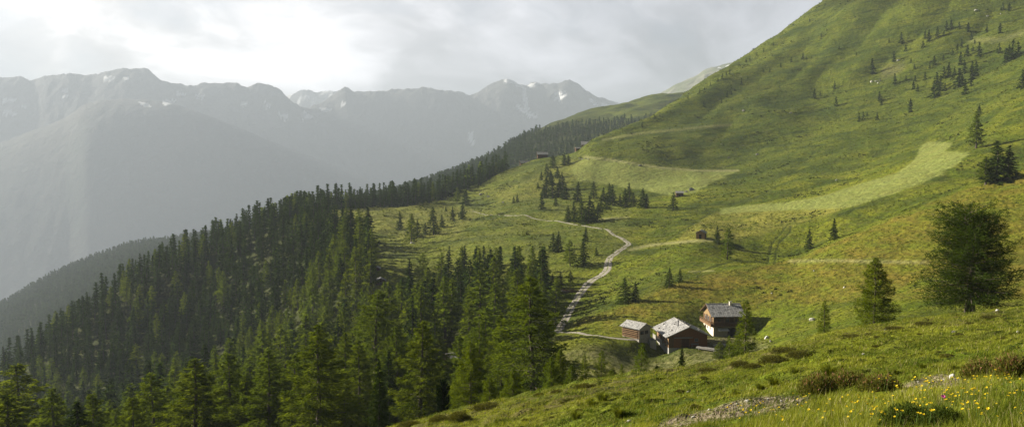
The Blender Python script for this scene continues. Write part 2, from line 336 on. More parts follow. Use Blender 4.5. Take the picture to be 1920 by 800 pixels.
far = Land([('z', [(-700, -1500, 2450), (960, -700, 2450), (2700, -200, 2450)]),
            ('z', [(-700, -1500, 3200), (960, -1000, 3200), (2700, -700, 3200)]),
            ('z', [(-700, -1500, 5200), (0, -1350, 5200), (500, -1150, 5200), (2700, -900, 5200)]),
            [(-700, 420, 6900), (-200, 330, 6900), (0, 268, 6900), (60, 246, 6900), (120, 222, 6900), (160, 196, 6800), (190, 188, 6800), (240, 186, 6800), (310, 192, 6800), (360, 206, 6800), (430, 232, 6800), (520, 270, 6900), (600, 300, 6900), (700, 340, 6900), (760, 370, 6900), (860, 400, 6900), (1000, 380, 6900), (2700, 380, 6900)],
            ('z', [(-700, -100, 7600), (0, 250, 7600), (250, 540, 7500), (400, 350, 7600), (700, -250, 7600), (960, -200, 7650), (2700, -200, 7650)]),
            SKY,
            ('z', [(-700, 100, 10500), (960, 200, 10500), (2700, 100, 10500)]),
            [(-700, 240, 11800), (500, 205, 11800), (535, 186, 11800), (550, 176, 11800), (570, 167, 11800), (590, 173, 11800), (612, 171, 11800), (630, 172, 11800), (660, 190, 11800), (760, 215, 11800), (2700, 230, 11800)],
            ('z', [(-700, 0, 13000), (2700, 0, 13000)])], -1.12, 1.12, 1150, 2450, 13000, 760)
X, Y = far.X, far.Yg
far.Z = blur2(far.Z, 1)
slope_w = sstep(4600, 6000, Y)
spx = np.abs(perlin(X / 700 + .4 * perlin(X / 900, Y / 900), Y / 2600)); spx2 = np.abs(perlin(X / 260 + 9, Y / 900))
below = np.clip(1 - np.abs(Y - np.interp(X / Y, (np.array([s[0] for s in SKY]) - 960) / F, [s[2] for s in SKY])) / 2200, 0, 1)
nearcrest = sstep(.97, .55, below) * sstep(0, 500, np.abs(Y - 6850))
rdg = np.abs(fbm(X / 800, Y / 1100, 4, .55)); far.Z += slope_w * ((.25 - rdg) * 130 * (1 - .8 * sstep(7600, 7200, Y)) * nearcrest - (.25 - spx2) * 0 * sstep(.995, .8, below)) * sstep(10400, 9600, Y)
calm = 1 - .75 * sstep(7600, 7200, Y)
far.Z += calm * slope_w * 26 * fbm(X / 100, Y / 130, 5, .62) + calm * slope_w * 40 * fbm(X / 700, Y / 700, 3) * nearcrest
range_o = far.mesh('mountain_range'); tag(range_o, 'hazy mountain range with snow patches', kind='structure')
PU2, PV2 = project(far.X, far.Yg, far.Z)
el2 = far.Z / far.Yg; vis2 = el2 >= np.maximum.accumulate(el2, axis=0) - 2e-3
snow = np.zeros_like(far.Z)
SN = [[(966, 198), (974, 200), (988, 210), (1006, 218), (1003, 222), (990, 216), (976, 206)], [(981, 166), (984, 166), (987, 185), (990, 205), (986, 206), (983, 188)], [(1040, 174), (1058, 173), (1062, 180), (1052, 187), (1040, 187), (1046, 180)],
      [(946, 149), (958, 150), (984, 160), (980, 165), (962, 157), (948, 154)], [(990, 160), (1010, 155), (1012, 157), (994, 163)], [(878, 248), (884, 250), (886, 262), (889, 270), (885, 271), (880, 260)], [(1104, 186), (1110, 186), (1122, 198), (1118, 198)],
      [(1128, 193), (1144, 199), (1140, 201), (1130, 197)], [(262, 192), (275, 194), (282, 200), (270, 199)], [(305, 190), (330, 188), (325, 192), (308, 197)], [(328, 173), (345, 175), (348, 181), (333, 178)], [(368, 178), (382, 180), (380, 184), (370, 182)],
      [(450, 194), (462, 196), (460, 200)], [(496, 190), (506, 200), (502, 202)], [(520, 211), (540, 218), (536, 223), (524, 219)], [(570, 210), (576, 214), (588, 219), (578, 222), (568, 224), (572, 216)], [(600, 203), (622, 205), (618, 208), (604, 208)],
      [(5, 188), (30, 184), (28, 189), (8, 192)], [(5, 210), (32, 211), (30, 215), (6, 214)], [(108, 172), (127, 169), (124, 174)], [(115, 181), (125, 180), (124, 183)], [(195, 144), (214, 146), (206, 151), (195, 150)], [(232, 146), (240, 145), (240, 151)],
      [(40, 200), (50, 201), (48, 204)], [(640, 192), (652, 196), (640, 199)]]
for s in SN:
    dd = np.full(PU2.shape, 99.)
    for (x0, y0), (x1, y1) in zip(s, s[1:] + s[:1]):
        L2 = (x1 - x0) ** 2 + (y1 - y0) ** 2 + 1e-6; t_ = np.clip(((PU2 - x0) * (x1 - x0) + (PV2 - y0) * (y1 - y0)) / L2, 0, 1); dd = np.minimum(dd, np.hypot(PU2 - x0 - t_ * (x1 - x0), PV2 - y0 - t_ * (y1 - y0)))
    snow += (inpoly(PU2, PV2, s) | (dd < 1.3)) & (far.Yg > 5500) & (far.Yg < 9400)
snow = snow + sstep(.05, .25, fbm(X / 160, Y / 400, 3)) * (Y > 10600) * .8
attr(range_o.data, 'snow', np.clip(snow, 0, 1))
t = NT('far_rock'); p = t.pos()
c = t.mix(t.ramp(t.noise(p, .0012, 5), [(.4, 0.), (.6, 1.)]), (.030, .045, .028), (.075, .075, .055))
sep = t.n('SeparateXYZ'); t.l(p, sep.inputs[0])
hi = t.math('MULTIPLY', t.math('SUBTRACT', sep.outputs[2], 250), .002, True)
c = t.mix(hi, c, t.mix(t.noise(p, .006, 6, .7), (.045, .045, .043), (.10, .098, .095)))
c = t.mix(t.attr('snow'), c, (.93, .94, .96))
range_o.data.materials.append(t.surf(c, .95, t.bump(t.noise(p, .01, 8, .65), 1, 60)))

# pale alpine peak behind the right-hand slope
PK = [(900, 330, 4200), (1100, 260, 4300), (1180, 212, 4300), (1215, 191, 4300), (1240, 176, 4300), (1270, 159, 4300), (1300, 146, 4300), (1322, 133, 4300), (1350, 124, 4300), (1400, 114, 4300), (1480, 100, 4300), (1600, 110, 4400), (2000, 160, 4500), (2700, 260, 4500)]
pk = Land([('z', [(-700, -1600, 3000), (960, -1300, 3000), (1300, -300, 3000), (2700, -300, 3000)]), PK, ('z', [(-700, -1500, 5400), (2700, -1500, 5400)])], .02, .8, 420, 3000, 5400, 160)
pk.Z += 55 * fbm(pk.X / 500, pk.Yg / 500, 5, .55) * sstep(0, .5, np.abs(pk.Yg - 4300) / 700) + 10 * fbm(pk.X / 90, pk.Yg / 120, 4)
pko = pk.mesh('alpine_peak'); tag(pko, 'pale bare alpine peak', kind='structure')
pu, pv = project(pk.X, pk.Yg, pk.Z); sn = np.zeros_like(pu)
for s in ([(1360, 124), (1378, 119), (1399, 113), (1410, 116), (1385, 129), (1372, 130), (1362, 127)], [(1346, 126), (1352, 127), (1348, 129)]): sn += inpoly(pu, pv, s) & (pk.Yg < 4320)
attr(pko.data, 'snow', np.clip(sn, 0, 1))
t = NT('peak_rock'); p = t.pos()
c = t.mix(t.ramp(t.noise(p, .004, 6, .6), [(.4, 0.), (.6, 1.)]), (.13, .15, .085), (.27, .26, .22)); c = t.mix(t.attr('snow'), c, (.85, .87, .9))
pko.data.materials.append(t.surf(c, .95, t.bump(t.noise(p, .02, 8, .65), 1, 25)))

import mathutils
# ------------------------------------------------------------------ haze, sun, sky, camera
SUN_AZ, SUN_EL = R(-68), R(22)      # azimuth from +Y (view direction) towards +X
SD = (math.sin(SUN_AZ) * math.cos(SUN_EL), math.cos(SUN_AZ) * math.cos(SUN_EL), math.sin(SUN_EL))
zt = max(far.Z.max(), land.Z.max(), pk.Z.max()) + 20; zb = min(far.Z.min(), land.Z.min(), pk.Z.min()) - 1
bm = bmesh.new(); bmesh.ops.create_cube(bm, size=1)
for v in bm.verts: v.co = (v.co.x * 31000, 6250 + v.co.y * 13900, zb if v.co.z < 0 else zt)
me = bpy.data.meshes.new('haze'); bm.to_mesh(me); bm.free()
hz = bpy.data.objects.new('haze', me); COL.objects.link(hz); tag(hz, 'thin evening haze filling the valley air', kind='stuff')
m = bpy.data.materials.new('haze'); m.use_nodes = True; nt = m.node_tree; nt.nodes.clear()
o = nt.nodes.new('ShaderNodeOutputMaterial'); pv_ = nt.nodes.new('ShaderNodeVolumePrincipled'); nt.links.new(pv_.outputs[0], o.inputs['Volume'])
pv_.inputs['Color'].default_value = (.42, .475, .555, 1); pv_.inputs['Density'].default_value = HAZE; pv_.inputs['Anisotropy'].default_value = .12
me.materials.append(m)

w = bpy.data.worlds.new('World'); scene.world = w; w.use_nodes = True; nt = w.node_tree; nt.nodes.clear()
class WT(NT):
    def __init__(self): self.t = nt
t = WT(); wo = t.n('OutputWorld'); bg = t.n('Background'); t.l(bg.outputs[0], wo.inputs[0]); bg.inputs[1].default_value = .1
st = t.n('TexSky'); st.sky_type = 'NISHITA'; st.sun_disc = False; st.sun_elevation = SUN_EL; st.sun_rotation = SUN_AZ; st.altitude = 2000; st.dust_density = 2
gen = t.n('TexCoord').outputs['Generated']
nrm = t.n('VectorMath', operation='NORMALIZE'); t.l(gen, nrm.inputs[0]); d = nrm.outputs[0]
mp = t.map(d, (1, 1, 1.9)); wn = t.n('TexNoise'); t.l(mp, wn.inputs[0]); wn.inputs['Scale'].default_value = 2.2; wn.inputs['Detail'].default_value = 3
off = t.n('VectorMath', operation='MULTIPLY_ADD'); t.l(wn.outputs['Color'], off.inputs[0]); off.inputs[1].default_value = (.5, .5, .5); t.l(mp, off.inputs[2])
n1 = t.noise(off.outputs[0], 2.9, 8, .55); n2 = t.noise(off.outputs[0], 5.5, 7, .6)
dot = t.n('VectorMath', operation='DOT_PRODUCT'); t.l(d, dot.inputs[0]); GL = (math.sin(R(-36)) * math.cos(R(14)), math.cos(R(-36)) * math.cos(R(14)), math.sin(R(14))); dot.inputs[1].default_value = GL
glow = t.math('POWER', t.math('MAXIMUM', dot.outputs['Value'], 0.0), 4.5)
cl = t.math('MULTIPLY_ADD', n1, 1.0); cl.node.inputs[1].default_value = .62; t.l(t.math('MULTIPLY', n2, .38), cl.node.inputs[2])
bright = t.ramp(cl, [(.40, .55), (.47, .72), (.51, .95), (.55, 1.25), (.62, 1.7)])
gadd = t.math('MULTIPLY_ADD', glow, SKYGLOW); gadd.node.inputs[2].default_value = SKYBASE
sx_ = t.n('SeparateXYZ'); t.l(d, sx_.inputs[0])
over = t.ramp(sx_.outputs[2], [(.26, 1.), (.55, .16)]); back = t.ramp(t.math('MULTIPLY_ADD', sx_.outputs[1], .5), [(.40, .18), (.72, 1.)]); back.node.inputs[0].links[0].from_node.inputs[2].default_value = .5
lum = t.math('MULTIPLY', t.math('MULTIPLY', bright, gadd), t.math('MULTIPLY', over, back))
ccol = t.mix(glow, (.88, .885, 1.0), (1.0, .96, .935))
cc = t.n('VectorMath', operation='SCALE'); t.l(ccol, cc.inputs[0]); t.l(lum, cc.inputs['Scale'])
cov = t.ramp(n1, [(.30, .80), (.5, .97)])
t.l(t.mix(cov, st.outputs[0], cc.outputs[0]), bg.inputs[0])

sl = bpy.data.lights.new('sun', 'SUN'); sl.energy = 5; sl.angle = R(.6); sl.color = (1, .92, .77)
so = bpy.data.objects.new('sun', sl); COL.objects.link(so)
so.rotation_euler = mathutils.Vector(SD).to_track_quat('Z', 'Y').to_euler()

cd = bpy.data.cameras.new('camera'); cam = bpy.data.objects.new('camera', cd); COL.objects.link(cam); scene.camera = cam
cd.sensor_width = 36; cd.lens = 36 * F / 1920; cd.clip_start = .1; cd.clip_end = 60000
cam.rotation_euler = (math.pi / 2 - PITCH, 0, 0)
scene.view_settings.view_transform = 'Standard'; scene.view_settings.look = 'None'; scene.view_settings.exposure = EXPO; scene.view_settings.gamma = 1
scene.cycles.use_denoising = True; scene.cycles.max_bounces = 5; scene.cycles.diffuse_bounces = 2; scene.cycles.transmission_bounces = 3; scene.cycles.volume_bounces = 1
scene.cycles.transparent_max_bounces = 4; scene.cycles.use_adaptive_sampling = True; scene.cycles.adaptive_threshold = .01; scene.cycles.caustics_reflective = False; scene.cycles.caustics_refractive = False

# ------------------------------------------------------------------ unseen cumulus added on the sunward side to shade the slope
tc = NT('shade_cloud'); dif = tc.n('BsdfDiffuse'); dif.inputs[0].default_value = (.8, .8, .8, 1); trn = tc.n('BsdfTransparent'); mx = tc.n('MixShader'); mx.inputs[0].default_value = .5
tl = tc.n('BsdfTranslucent'); tl.inputs[0].default_value = (.8, .8, .8, 1); m2 = tc.n('MixShader'); m2.inputs[0].default_value = .5; tc.l(dif.outputs[0], m2.inputs[1]); tc.l(tl.outputs[0], m2.inputs[2]); tc.l(m2.outputs[0], mx.inputs[1]); tc.l(trn.outputs[0], mx.inputs[2]); tc.l(mx.outputs[0], tc.out.inputs[0])
def shade_cloud(tx, ty, tz, rx, ry, seed, label, up=None):
    """a cumulus standing where the sun's rays to (tx, ty, tz) pass"""
    zc = zt + 190; k_ = (zc - tz) / SD[2]; cx, cy = tx + SD[0] * k_, ty + SD[1] * k_; r = random.Random(seed); bm = bmesh.new()
    for i in range(15):
        a = r.uniform(0, 6.28); q = math.sqrt(r.random()); s_ = r.uniform(.32, .55)
        g = bmesh.ops.create_icosphere(bm, subdivisions=3, radius=1)
        for v in g['verts']:
            n_ = 1 + .25 * mathutils.noise.noise(v.co * 1.7 + mathutils.Vector((i, seed, 0))) + .12 * mathutils.noise.noise(v.co * 4.3 + mathutils.Vector((i, seed, 0)))
            v.co = mathutils.Vector((math.cos(a) * q * rx * .75 + v.co.x * n_ * s_ * rx, math.sin(a) * q * ry * .75 + v.co.y * n_ * s_ * ry, max(-.35, v.co.z * n_) * 150 * s_ * 1.6))
    me = bpy.data.meshes.new('shade_cloud'); bm.to_mesh(me); bm.free(); me.materials.append(tc.m); me.polygons.foreach_set('use_smooth', np.ones(len(me.polygons), bool))
    o = bpy.data.objects.new('shade_cloud', me); COL.objects.link(o); o.location = (cx, cy, zc); tag(o, label, kind='structure'); return o
import mathutils
shade_cloud(690, 900, 250, 330, 190, 3, 'unseen grey cumulus added to shade the steep slope')

# ------------------------------------------------------------------ trees
def build_mesh(name, co, faces_flat, counts, mats, matidx=None, tint=None, smooth=False):
    me = bpy.data.meshes.new(name); co = np.asarray(co, np.float32); n = len(co)
    me.vertices.add(n); me.vertices.foreach_set('co', co.ravel())
    faces_flat = np.asarray(faces_flat, np.int32); counts = np.asarray(counts, np.int32)
    me.loops.add(len(faces_flat)); me.loops.foreach_set('vertex_index', faces_flat)
    me.polygons.add(len(counts)); me.polygons.foreach_set('loop_start', np.concatenate([[0], np.cumsum(counts)[:-1]]).astype(np.int32))
    for m in mats: me.materials.append(m)
    if matidx is not None: me.polygons.foreach_set('material_index', np.asarray(matidx, np.int32))
    if smooth: me.polygons.foreach_set('use_smooth', np.ones(len(counts), bool))
    if tint is not None: attr(me, 'tint', tint)
    me.update(); return me
def link(name, me, parent=None):
    o = bpy.data.objects.new(name, me); COL.objects.link(o)
    if parent is not None: o.parent = parent
    return o

def tube(P, rad, sides=6):
    """tapered tube through points P -> (verts, quads)"""
    P = np.asarray(P, float); n = len(P); T = np.gradient(P, axis=0); T /= np.linalg.norm(T, axis=1)[:, None] + 1e-9
    ref = np.where(np.abs(T[:, 2:3]) > .9, np.array([[1., 0, 0]]), np.array([[0, 0, 1.]]))
    A = np.cross(T, ref); A /= np.linalg.norm(A, axis=1)[:, None] + 1e-9; B = np.cross(T, A)
    th = np.arange(sides) * 2 * np.pi / sides
    V = P[:, None] + np.asarray(rad)[:, None, None] * (A[:, None] * np.cos(th)[None, :, None] + B[:, None] * np.sin(th)[None, :, None])
    i = np.arange(n - 1)[:, None] * sides; j = np.arange(sides)[None]; k = (j + 1) % sides
    return V.reshape(-1, 3), np.stack([i + j, i + k, i + sides + k, i + sides + j], -1).reshape(-1, 4)

def conifer(seed, H, W, nb, nl, ls, style='spruce', t0=.08, limbs=True, stems=1, lw=.3):
    """-> wood (verts, quads), leaves (n,3,3), leaf tint. nb branches with nl sprays each, spray length ls"""
    r = np.random.default_rng(seed)
    wv, wq, L, TI = [], [], [], []; nv = 0
    for st in range(stems):
        ox = r.normal(0, .25 * (stems > 1)); hs = H * (1 if st == 0 else r.uniform(.72, .92))
        lean = r.normal(0, .012, 2) + (np.array([math.cos(st * 2.4), math.sin(st * 2.4)]) * .10 if stems > 1 else 0)
        zt = np.linspace(0, hs * .985, 9); bendx = np.cumsum(r.normal(0, .004 * hs, 9)); bendx -= bendx[0]
        cx = ox + lean[0] * zt + bendx; cy = lean[1] * zt + (np.cumsum(r.normal(0, .004 * hs, 9)))
        P = np.stack([cx, cy, zt], -1); rb = .017 * hs * (1 if style != 'spruce' else .9)
        rad = rb * (1 - zt / hs) ** .9 + .012; rad[0] *= 1.35
        P0 = P.copy(); P0[0, 2] = -.6
        v, q = tube(P0, rad, 8); wv.append(v); wq.append(q + nv); nv += len(v)
        for b in range(nb):
            t = t0 + (1 - t0) * ((b + r.uniform(0, 1)) / nb) ** (.92)
            t = min(t, .985); zb_ = t * hs; bx = np.interp(zb_, zt, cx); by = np.interp(zb_, zt, cy)
            s1 = (t - t0) / (1 - t0)
            if style == 'spruce': prof = (1 - s1) ** .85 * (1 if s1 > .08 else .75 + 3 * s1) + .02
            elif style == 'larch': prof = min(1, (1 - s1) ** .72 * (.62 + 1.8 * min(s1, .25))) + .025
            elif style == 'stone': prof = math.sqrt(max(0, 1 - (s1 * 1.02) ** 2.2)) * (.75 + .6 * min(s1, .4))
            else: prof = math.sqrt(max(0, 1 - max(0, s1 - .30) ** 2 / .49)) * (.85 + .15 * math.sin(9 * s1)) + .03
            az = b * 2.399 + r.normal(0, .35); Lb = W * prof * r.uniform(.62, 1.12) * (1.12 if r.random() < .12 else 1)
            if style == 'wild' and r.random() < .12: Lb *= 1.35
            el = {'spruce': .45 * s1 - .22, 'larch': .35 * s1 - .02, 'stone': .5 + .4 * s1, 'wild': .55 * s1 - .02}[style] + r.normal(0, .09)
            dr = {'spruce': .30, 'larch': .16, 'stone': -.1, 'wild': .12}[style] * (1 - .5 * s1)
            dh = np.array([math.cos(az), math.sin(az), 0]); side = np.array([-dh[1], dh[0], 0]); o = np.array([bx, by, zb_])
            def pt(s): s = np.asarray(s)[:, None]; return o + dh * Lb * s + np.array([0, 0, 1]) * Lb * (el * s - dr * s * s + .12 * s ** 3)
            if limbs and Lb > .5:
                ss = np.linspace(0, .85, 4); v, q = tube(pt(ss), np.array([1, .7, .45, .15]) * (.010 + .011 * Lb) , 4); wv.append(v); wq.append(q + nv); nv += len(v)
            n = max(3, int(nl * (Lb / W) ** 1.1 * r.uniform(.75, 1.2)))
            s = r.uniform(.06, 1.02, n) ** (.80 if style != 'larch' else .7)
            c = pt(s); fan = (.34 if style != 'stone' else .25) * Lb * np.sqrt(np.clip(1.15 - s, 0, 1)) * np.clip(s * 3, .2, 1)
            lat = r.uniform(-1, 1, n) * fan
            c = c + side * lat[:, None]; c[:, 2] += r.normal(0, .04 * Lb + .05, n) - .10 * np.abs(lat) - (r.random(n) ** 2) * (.14 * Lb if style == 'spruce' else .05 * Lb)
            d = dh * r.uniform(.35, 1, n)[:, None] + side * (lat / (fan + 1e-3))[:, None] * .8 + np.stack([np.zeros(n), np.zeros(n), r.normal({'spruce': -.25, 'larch': -.02, 'stone': .6, 'wild': .1}[style], .40, n)], -1)
            d /= np.linalg.norm(d, axis=1)[:, None]
            e = r.normal(0, 1, (n, 3)); e -= (e * d).sum(1)[:, None] * d; e /= np.linalg.norm(e, axis=1)[:, None]
            l = ls * r.uniform(.6, 1.3, n)[:, None]; wd = l * lw
            L.append(np.stack([c - d * l * .4 + e * wd * .5, c - d * l * .4 - e * wd * .5, c + d * l * .6], 1))
            TI.append(np.clip(r.normal(.5, .16) + r.normal(0, .15, n), 0, 1))
    Lf = np.concatenate(L); ti = np.concatenate(TI)
    return (np.concatenate(wv), np.concatenate(wq)), Lf, ti

def bark_material(name, c0, c1):
    t = NT(name); p = t.map(t.n('TexCoord').outputs['Object'], (1, 1, .25)); f = t.noise(p, 6, 5, .7)
    return t.surf(t.mix(f, c0, c1), .9, t.bump(f, .6, .05))
def leaf_material(name, c0, c1, c2, trans):
    t = NT(name); rnd = t.n('ObjectInfo').outputs['Random']; ti = t.attr('tint')
    c = t.mix(ti, c0, c1); c = t.mix(t.ramp(rnd, [(0., 0.), (1., .7)]), c, c2)
    c = t.mix(1, c, t.ramp(t.attr('tone'), [(0., .8), (1., 1.5)]), 'MULTIPLY')
    return t.leaf(c, trans)
BARK_S = bark_material('spruce_bark', (.035, .028, .022), (.10, .085, .07)); BARK_L = bark_material('larch_bark', (.05, .038, .028), (.15, .125, .10))
LEAF_S = leaf_material('spruce_needles', (.016, .032, .008), (.060, .092, .017), (.038, .064, .013), .20)
LEAF_D = leaf_material('pine_needles', (.006, .016, .007), (.022, .042, .014), (.014, .028, .010), .10)
LEAF_L = leaf_material('larch_needles', (.032, .056, .007), (.215, .265, .024), (.105, .155, .016), .40)
LEAF_M = leaf_material('meadow_conifer_needles', (.022, .042, .008), (.085, .120, .018), (.050, .080, .014), .30)
CR = {'spruce': (LEAF_S, BARK_S), 'larch': (LEAF_L, BARK_L), 'stone': (LEAF_D, BARK_S), 'wild': (LEAF_M, BARK_L), 'meadow': (LEAF_M, BARK_L)}

PROTO = {}
def proto(key, n, H, W, nb, nl, ls, style, t0=.08, limbs=True, stems=1, lw=.3, look=None):
    L = []
    for i in range(n):
        (wv, wq), lf, ti = conifer(hash_(key) + i * 77, H, W * (.88 + .26 * (i % 3) / 2), nb, nl, ls, style, t0, limbs, stems, lw)
        leafm, barkm = CR[look or style]
        wood = build_mesh(key + '_trunk', wv, wq.ravel(), [4] * len(wq), [barkm], smooth=True)
        k = len(lf); crown = build_mesh(key + '_crown', lf.reshape(-1, 3), np.arange(3 * k), [3] * k, [leafm], tint=np.repeat(ti, 3))
        L.append((wood, crown, (wv, wq, lf, ti)))
    PROTO[key] = (L, H)
def hash_(s): return sum(ord(c) * (i + 3) for i, c in enumerate(s)) * 7 % 99991
#      key            n   H    W    nb   nl   ls
proto('near_larch',   4, 16, 4.3, 120, 230, .44, 'larch', .10, True, 1, .22)
proto('near_spruce',  2, 14, 2.9, 130, 170, .40, 'spruce', .05, True, 1, .24)
proto('slim_larch',   2, 8, 2.25, 100, 150, .26, 'larch', .05, True, 1, .20, 'larch')
proto('wild_larch',   1, 9.2, 4.2, 95, 265, .25, 'wild', .14, True, 3, .20)
proto('wide_larch',   1, 6, 2.5, 110, 320, .20, 'larch', .03, True, 1, .20, 'larch')
proto('pine',         1, 5, 1.5, 90, 110, .26, 'stone', .02, True, 1, .3)
proto('mid_larch',    6, 15, 3.4, 70, 40, .95, 'larch', .10, False, 1, .34)
proto('mid_spruce',   6, 15, 2.85, 70, 36, .85, 'spruce', .05, False, 1, .36)
proto('mid_meadow',   4, 12, 3.0, 70, 38, .85, 'spruce', .03, False, 1, .36, 'meadow')
proto('low_larch',    4, 15, 3.2, 40, 16, 1.7, 'larch', .10, False, 1, .42)
proto('low_spruce',   4, 15, 2.4, 40, 15, 1.5, 'spruce', .05, False, 1, .42)
proto('hill_tree',    4, 8, 2.5, 34, 16, 1.15, 'spruce', .0, False, 1, .42, 'spruce')
proto('far_tree',     5, 15, 2.7, 16, 5, 3.6, 'spruce', .0, False, 1, .5)
small_mesh = {}
def single_mesh(key, i):
    """trunk and crown in one mesh, for trees a few pixels tall"""
    if (key, i) not in small_mesh:
        wv, wq, lf, ti = PROTO[key][0][i][2]; k = len(lf)
        co = np.concatenate([wv, lf.reshape(-1, 3)]); fl = np.concatenate([wq.ravel(), np.arange(3 * k) + len(wv)])
        style = key.split('_')[-1]; mats = [PROTO[key][0][i][0].materials[0], PROTO[key][0][i][1].materials[0]]
        small_mesh[key, i] = build_mesh(key, co, fl, [4] * len(wq) + [3] * k, mats, [0] * len(wq) + [1] * k, np.concatenate([np.zeros(len(wv)), np.repeat(ti, 3)]))
    return small_mesh[key, i]

TREES = []
def tree(key, x, y, h, wf=1., label=None, group=None, name=None, cat='tree', variant=None, whole=True, rz=None, tone=None, sink=.15):
    L, H = PROTO[key]; i = int(rng.integers(len(L))) if variant is None else variant
    name = name or ('larch_tree' if 'larch' in key else 'spruce_tree')
    z = float(land.h(x, y)) - sink; s = h / H; rz = rng.uniform(0, 6.28) if rz is None else rz
    if whole:
        root = bpy.data.objects.new(name, None); COL.objects.link(root); root.empty_display_size = .5
        link('trunk', L[i][0], root); link('crown', L[i][1], root)
    else: root = link(name, single_mesh(key, i))
    root.location = (x, y, z); root.scale = (s * wf, s * wf, s); root.rotation_euler = (0, 0, rz)
    tag(root, label, cat, group); TREES.append((root, x, y, h)); return root
def at(u, v, Y):
    a, e = ray(u, v); return a * Y, Y, e * Y
def tree_uY(key, u, vtop, Y, **k):
    """stands at depth Y in the direction of column u; its height comes from where its top shows"""
    x, y, zt = at(u, vtop, Y); g = float(land.h(x, y)); return tree(key, x, y, zt - g + .15, **k)
def tree_uv(key, u, vtop, vbase, grow=1., **k):
    x, y, g = land.hit(u, vbase); d = y * CP - g * SP; return tree(key, x, y, max(1.2, (vbase - vtop) * d / F * grow), **k)
ORD = ['first', 'second', 'third', 'fourth', 'fifth', 'sixth', 'seventh', 'eighth', 'ninth', 'tenth', 'eleventh', 'twelfth', 'thirteenth', 'fourteenth', 'fifteenth', 'sixteenth',
       'seventeenth', 'eighteenth', 'nineteenth', 'twentieth']

# --- trees by the front ridge, each placed and described on its own
FRONT = [  # key, u, v of the top, depth, width, label
 ('wild_larch', 1825, 386, 70, 1.0, 'big dark spreading larch with several stems on the near ridge, largest tree on the right'),
 ('wide_larch', 1643, 482, 64, 1.0, 'broad young larch with pale trunk and low boughs, beside the big spreading larch'),
 ('slim_larch', 1546, 562, 62, 1.0, 'thin small larch by the white boulder, between the chalets and the broad young larch'),
 ('slim_larch', 1400, 562, 88, 1.0, 'slender light larch standing before the tall stone chalet'),
 ('slim_larch', 1368, 628, 90, .9, 'low feathery young larch beside the plank stack of the big chalet'),
 ('near_spruce', 1277, 648, 64, 1.05, 'small dark pointed spruce in front of the big chalet gable'),
 ('slim_larch', 1202, 642, 66, 1.05, 'bushy young larch below the concrete box of the big chalet'),
 ('slim_larch', 1166, 680, 62, .9, 'tiny young larch left of the bushy one below the log barn'),
 ('slim_larch', 1127, 655, 66, .9, 'right one of two slim young larches on the bank edge under the barn'),
 ('slim_larch', 1097, 664, 66, .9, 'left one of two slim young larches on the bank edge under the barn'),
 ('wide_larch', 1350, 640, 172, 1.5, 'bushy young larch at the foot of the tall chalet by the boards'),
 ('wide_larch', 1384, 632, 170, 1.4, 'broad young larch between the tall chalet and the slender light larch'),
 ('wide_larch', 1034, 668, 64, .9, 'dense low larch bush left of the low open larch'),
 ('wide_larch', 1072, 684, 66, 1.0, 'low bush-like larch between the low open larch and the slim pair'),
 ('wide_larch', 1148, 690, 64, 1.2, 'tiny bush-like larch between the slim pair and the bushy young larch'),
 ('wide_larch', 1232, 684, 66, 1.2, 'tiny bush-like larch right of the bushy young larch'),
 ('wide_larch', 962, 690, 66, 1.0, 'bright young larch before the trunk of the tallest larch'),
 ('wide_larch', 918, 706, 62, 1.0, 'low bright larch at the left foot of the tallest larch'),
 ('wide_larch', 1050, 655, 68, .8, 'low open larch at the right foot of the tallest larch'),
 ('near_larch', 1000, 520, 98, 1.0, 'tallest larch of the middle, broad and feathery, just left of where the lane begins'),
 ('near_larch', 938, 590, 112, .7, 'slim larch close behind the tallest larch on its left side'),
 ('near_larch', 905, 592, 120, .75, 'narrow larch rising right above the half hidden hut roof'),
 ('wide_larch', 882, 640, 72, .9, 'bright young larch growing in front of the half hidden hut'),
 ('pine', 830, 714, 52, .8, 'small black-green stone pine at the edge of the ridge meadow'),
 ('near_larch', 790, 600, 100, .95, 'tall thin larch with a bare dark trunk left of the stone pine'),
 ('near_spruce', 712, 670, 74, .9, 'dark pointed spruce with stiff boughs in front of the larches'),
 ('near_larch', 745, 612, 135, .9, 'larch with an airy crown behind the dark pointed spruce'),
 ('near_larch', 694, 545, 160, 1.0, 'tall light larch of the middle wood, above the dark pointed spruce'),
 ('near_larch', 650, 622, 140, .8, 'larch half covered by the large bright larch on its left'),
 ('near_larch', 590, 608, 96, 1.05, 'large bright larch at the bottom of the wood with ragged crown'),
 ('near_larch', 505, 655, 116, .95, 'dim green larch next left of the large bright larch'),
 ('near_larch', 432, 662, 122, 1.0, 'shaded round-topped larch between two brighter ones in the bottom row'),
 ('near_larch', 368, 672, 106, 1.2, 'wide bushy larch in the bottom row with rounded double top'),
 ('near_larch', 300, 698, 118, .9, 'narrow larch left of the wide bushy larch'),
 ('near_larch', 250, 742, 100, .9, 'low bright larch peeping in next to the black pine'),
 ('near_spruce', 138, 752, 88, 1.9, 'black round stone pine among bright larches in the bottom corner'),
 ('near_larch', 175, 738, 112, .9, 'light larch just right behind the black round pine'),
 ('near_larch', 92, 728, 118, .9, 'medium larch directly left of the black round pine'),
 ('near_larch', 38, 684, 132, 1.1, 'shaded larch rising above the bright corner larch'),
 ('near_larch', 22, 738, 92, 1.2, 'very bright yellow-green larch in the bottom corner'),
 ('near_larch', 640, 700, 112, .8, 'small larch tucked under the right side of the large bright larch'),
 ('near_larch', 545, 720, 100, .8, 'small larch tucked under the left side of the large bright larch'),
]
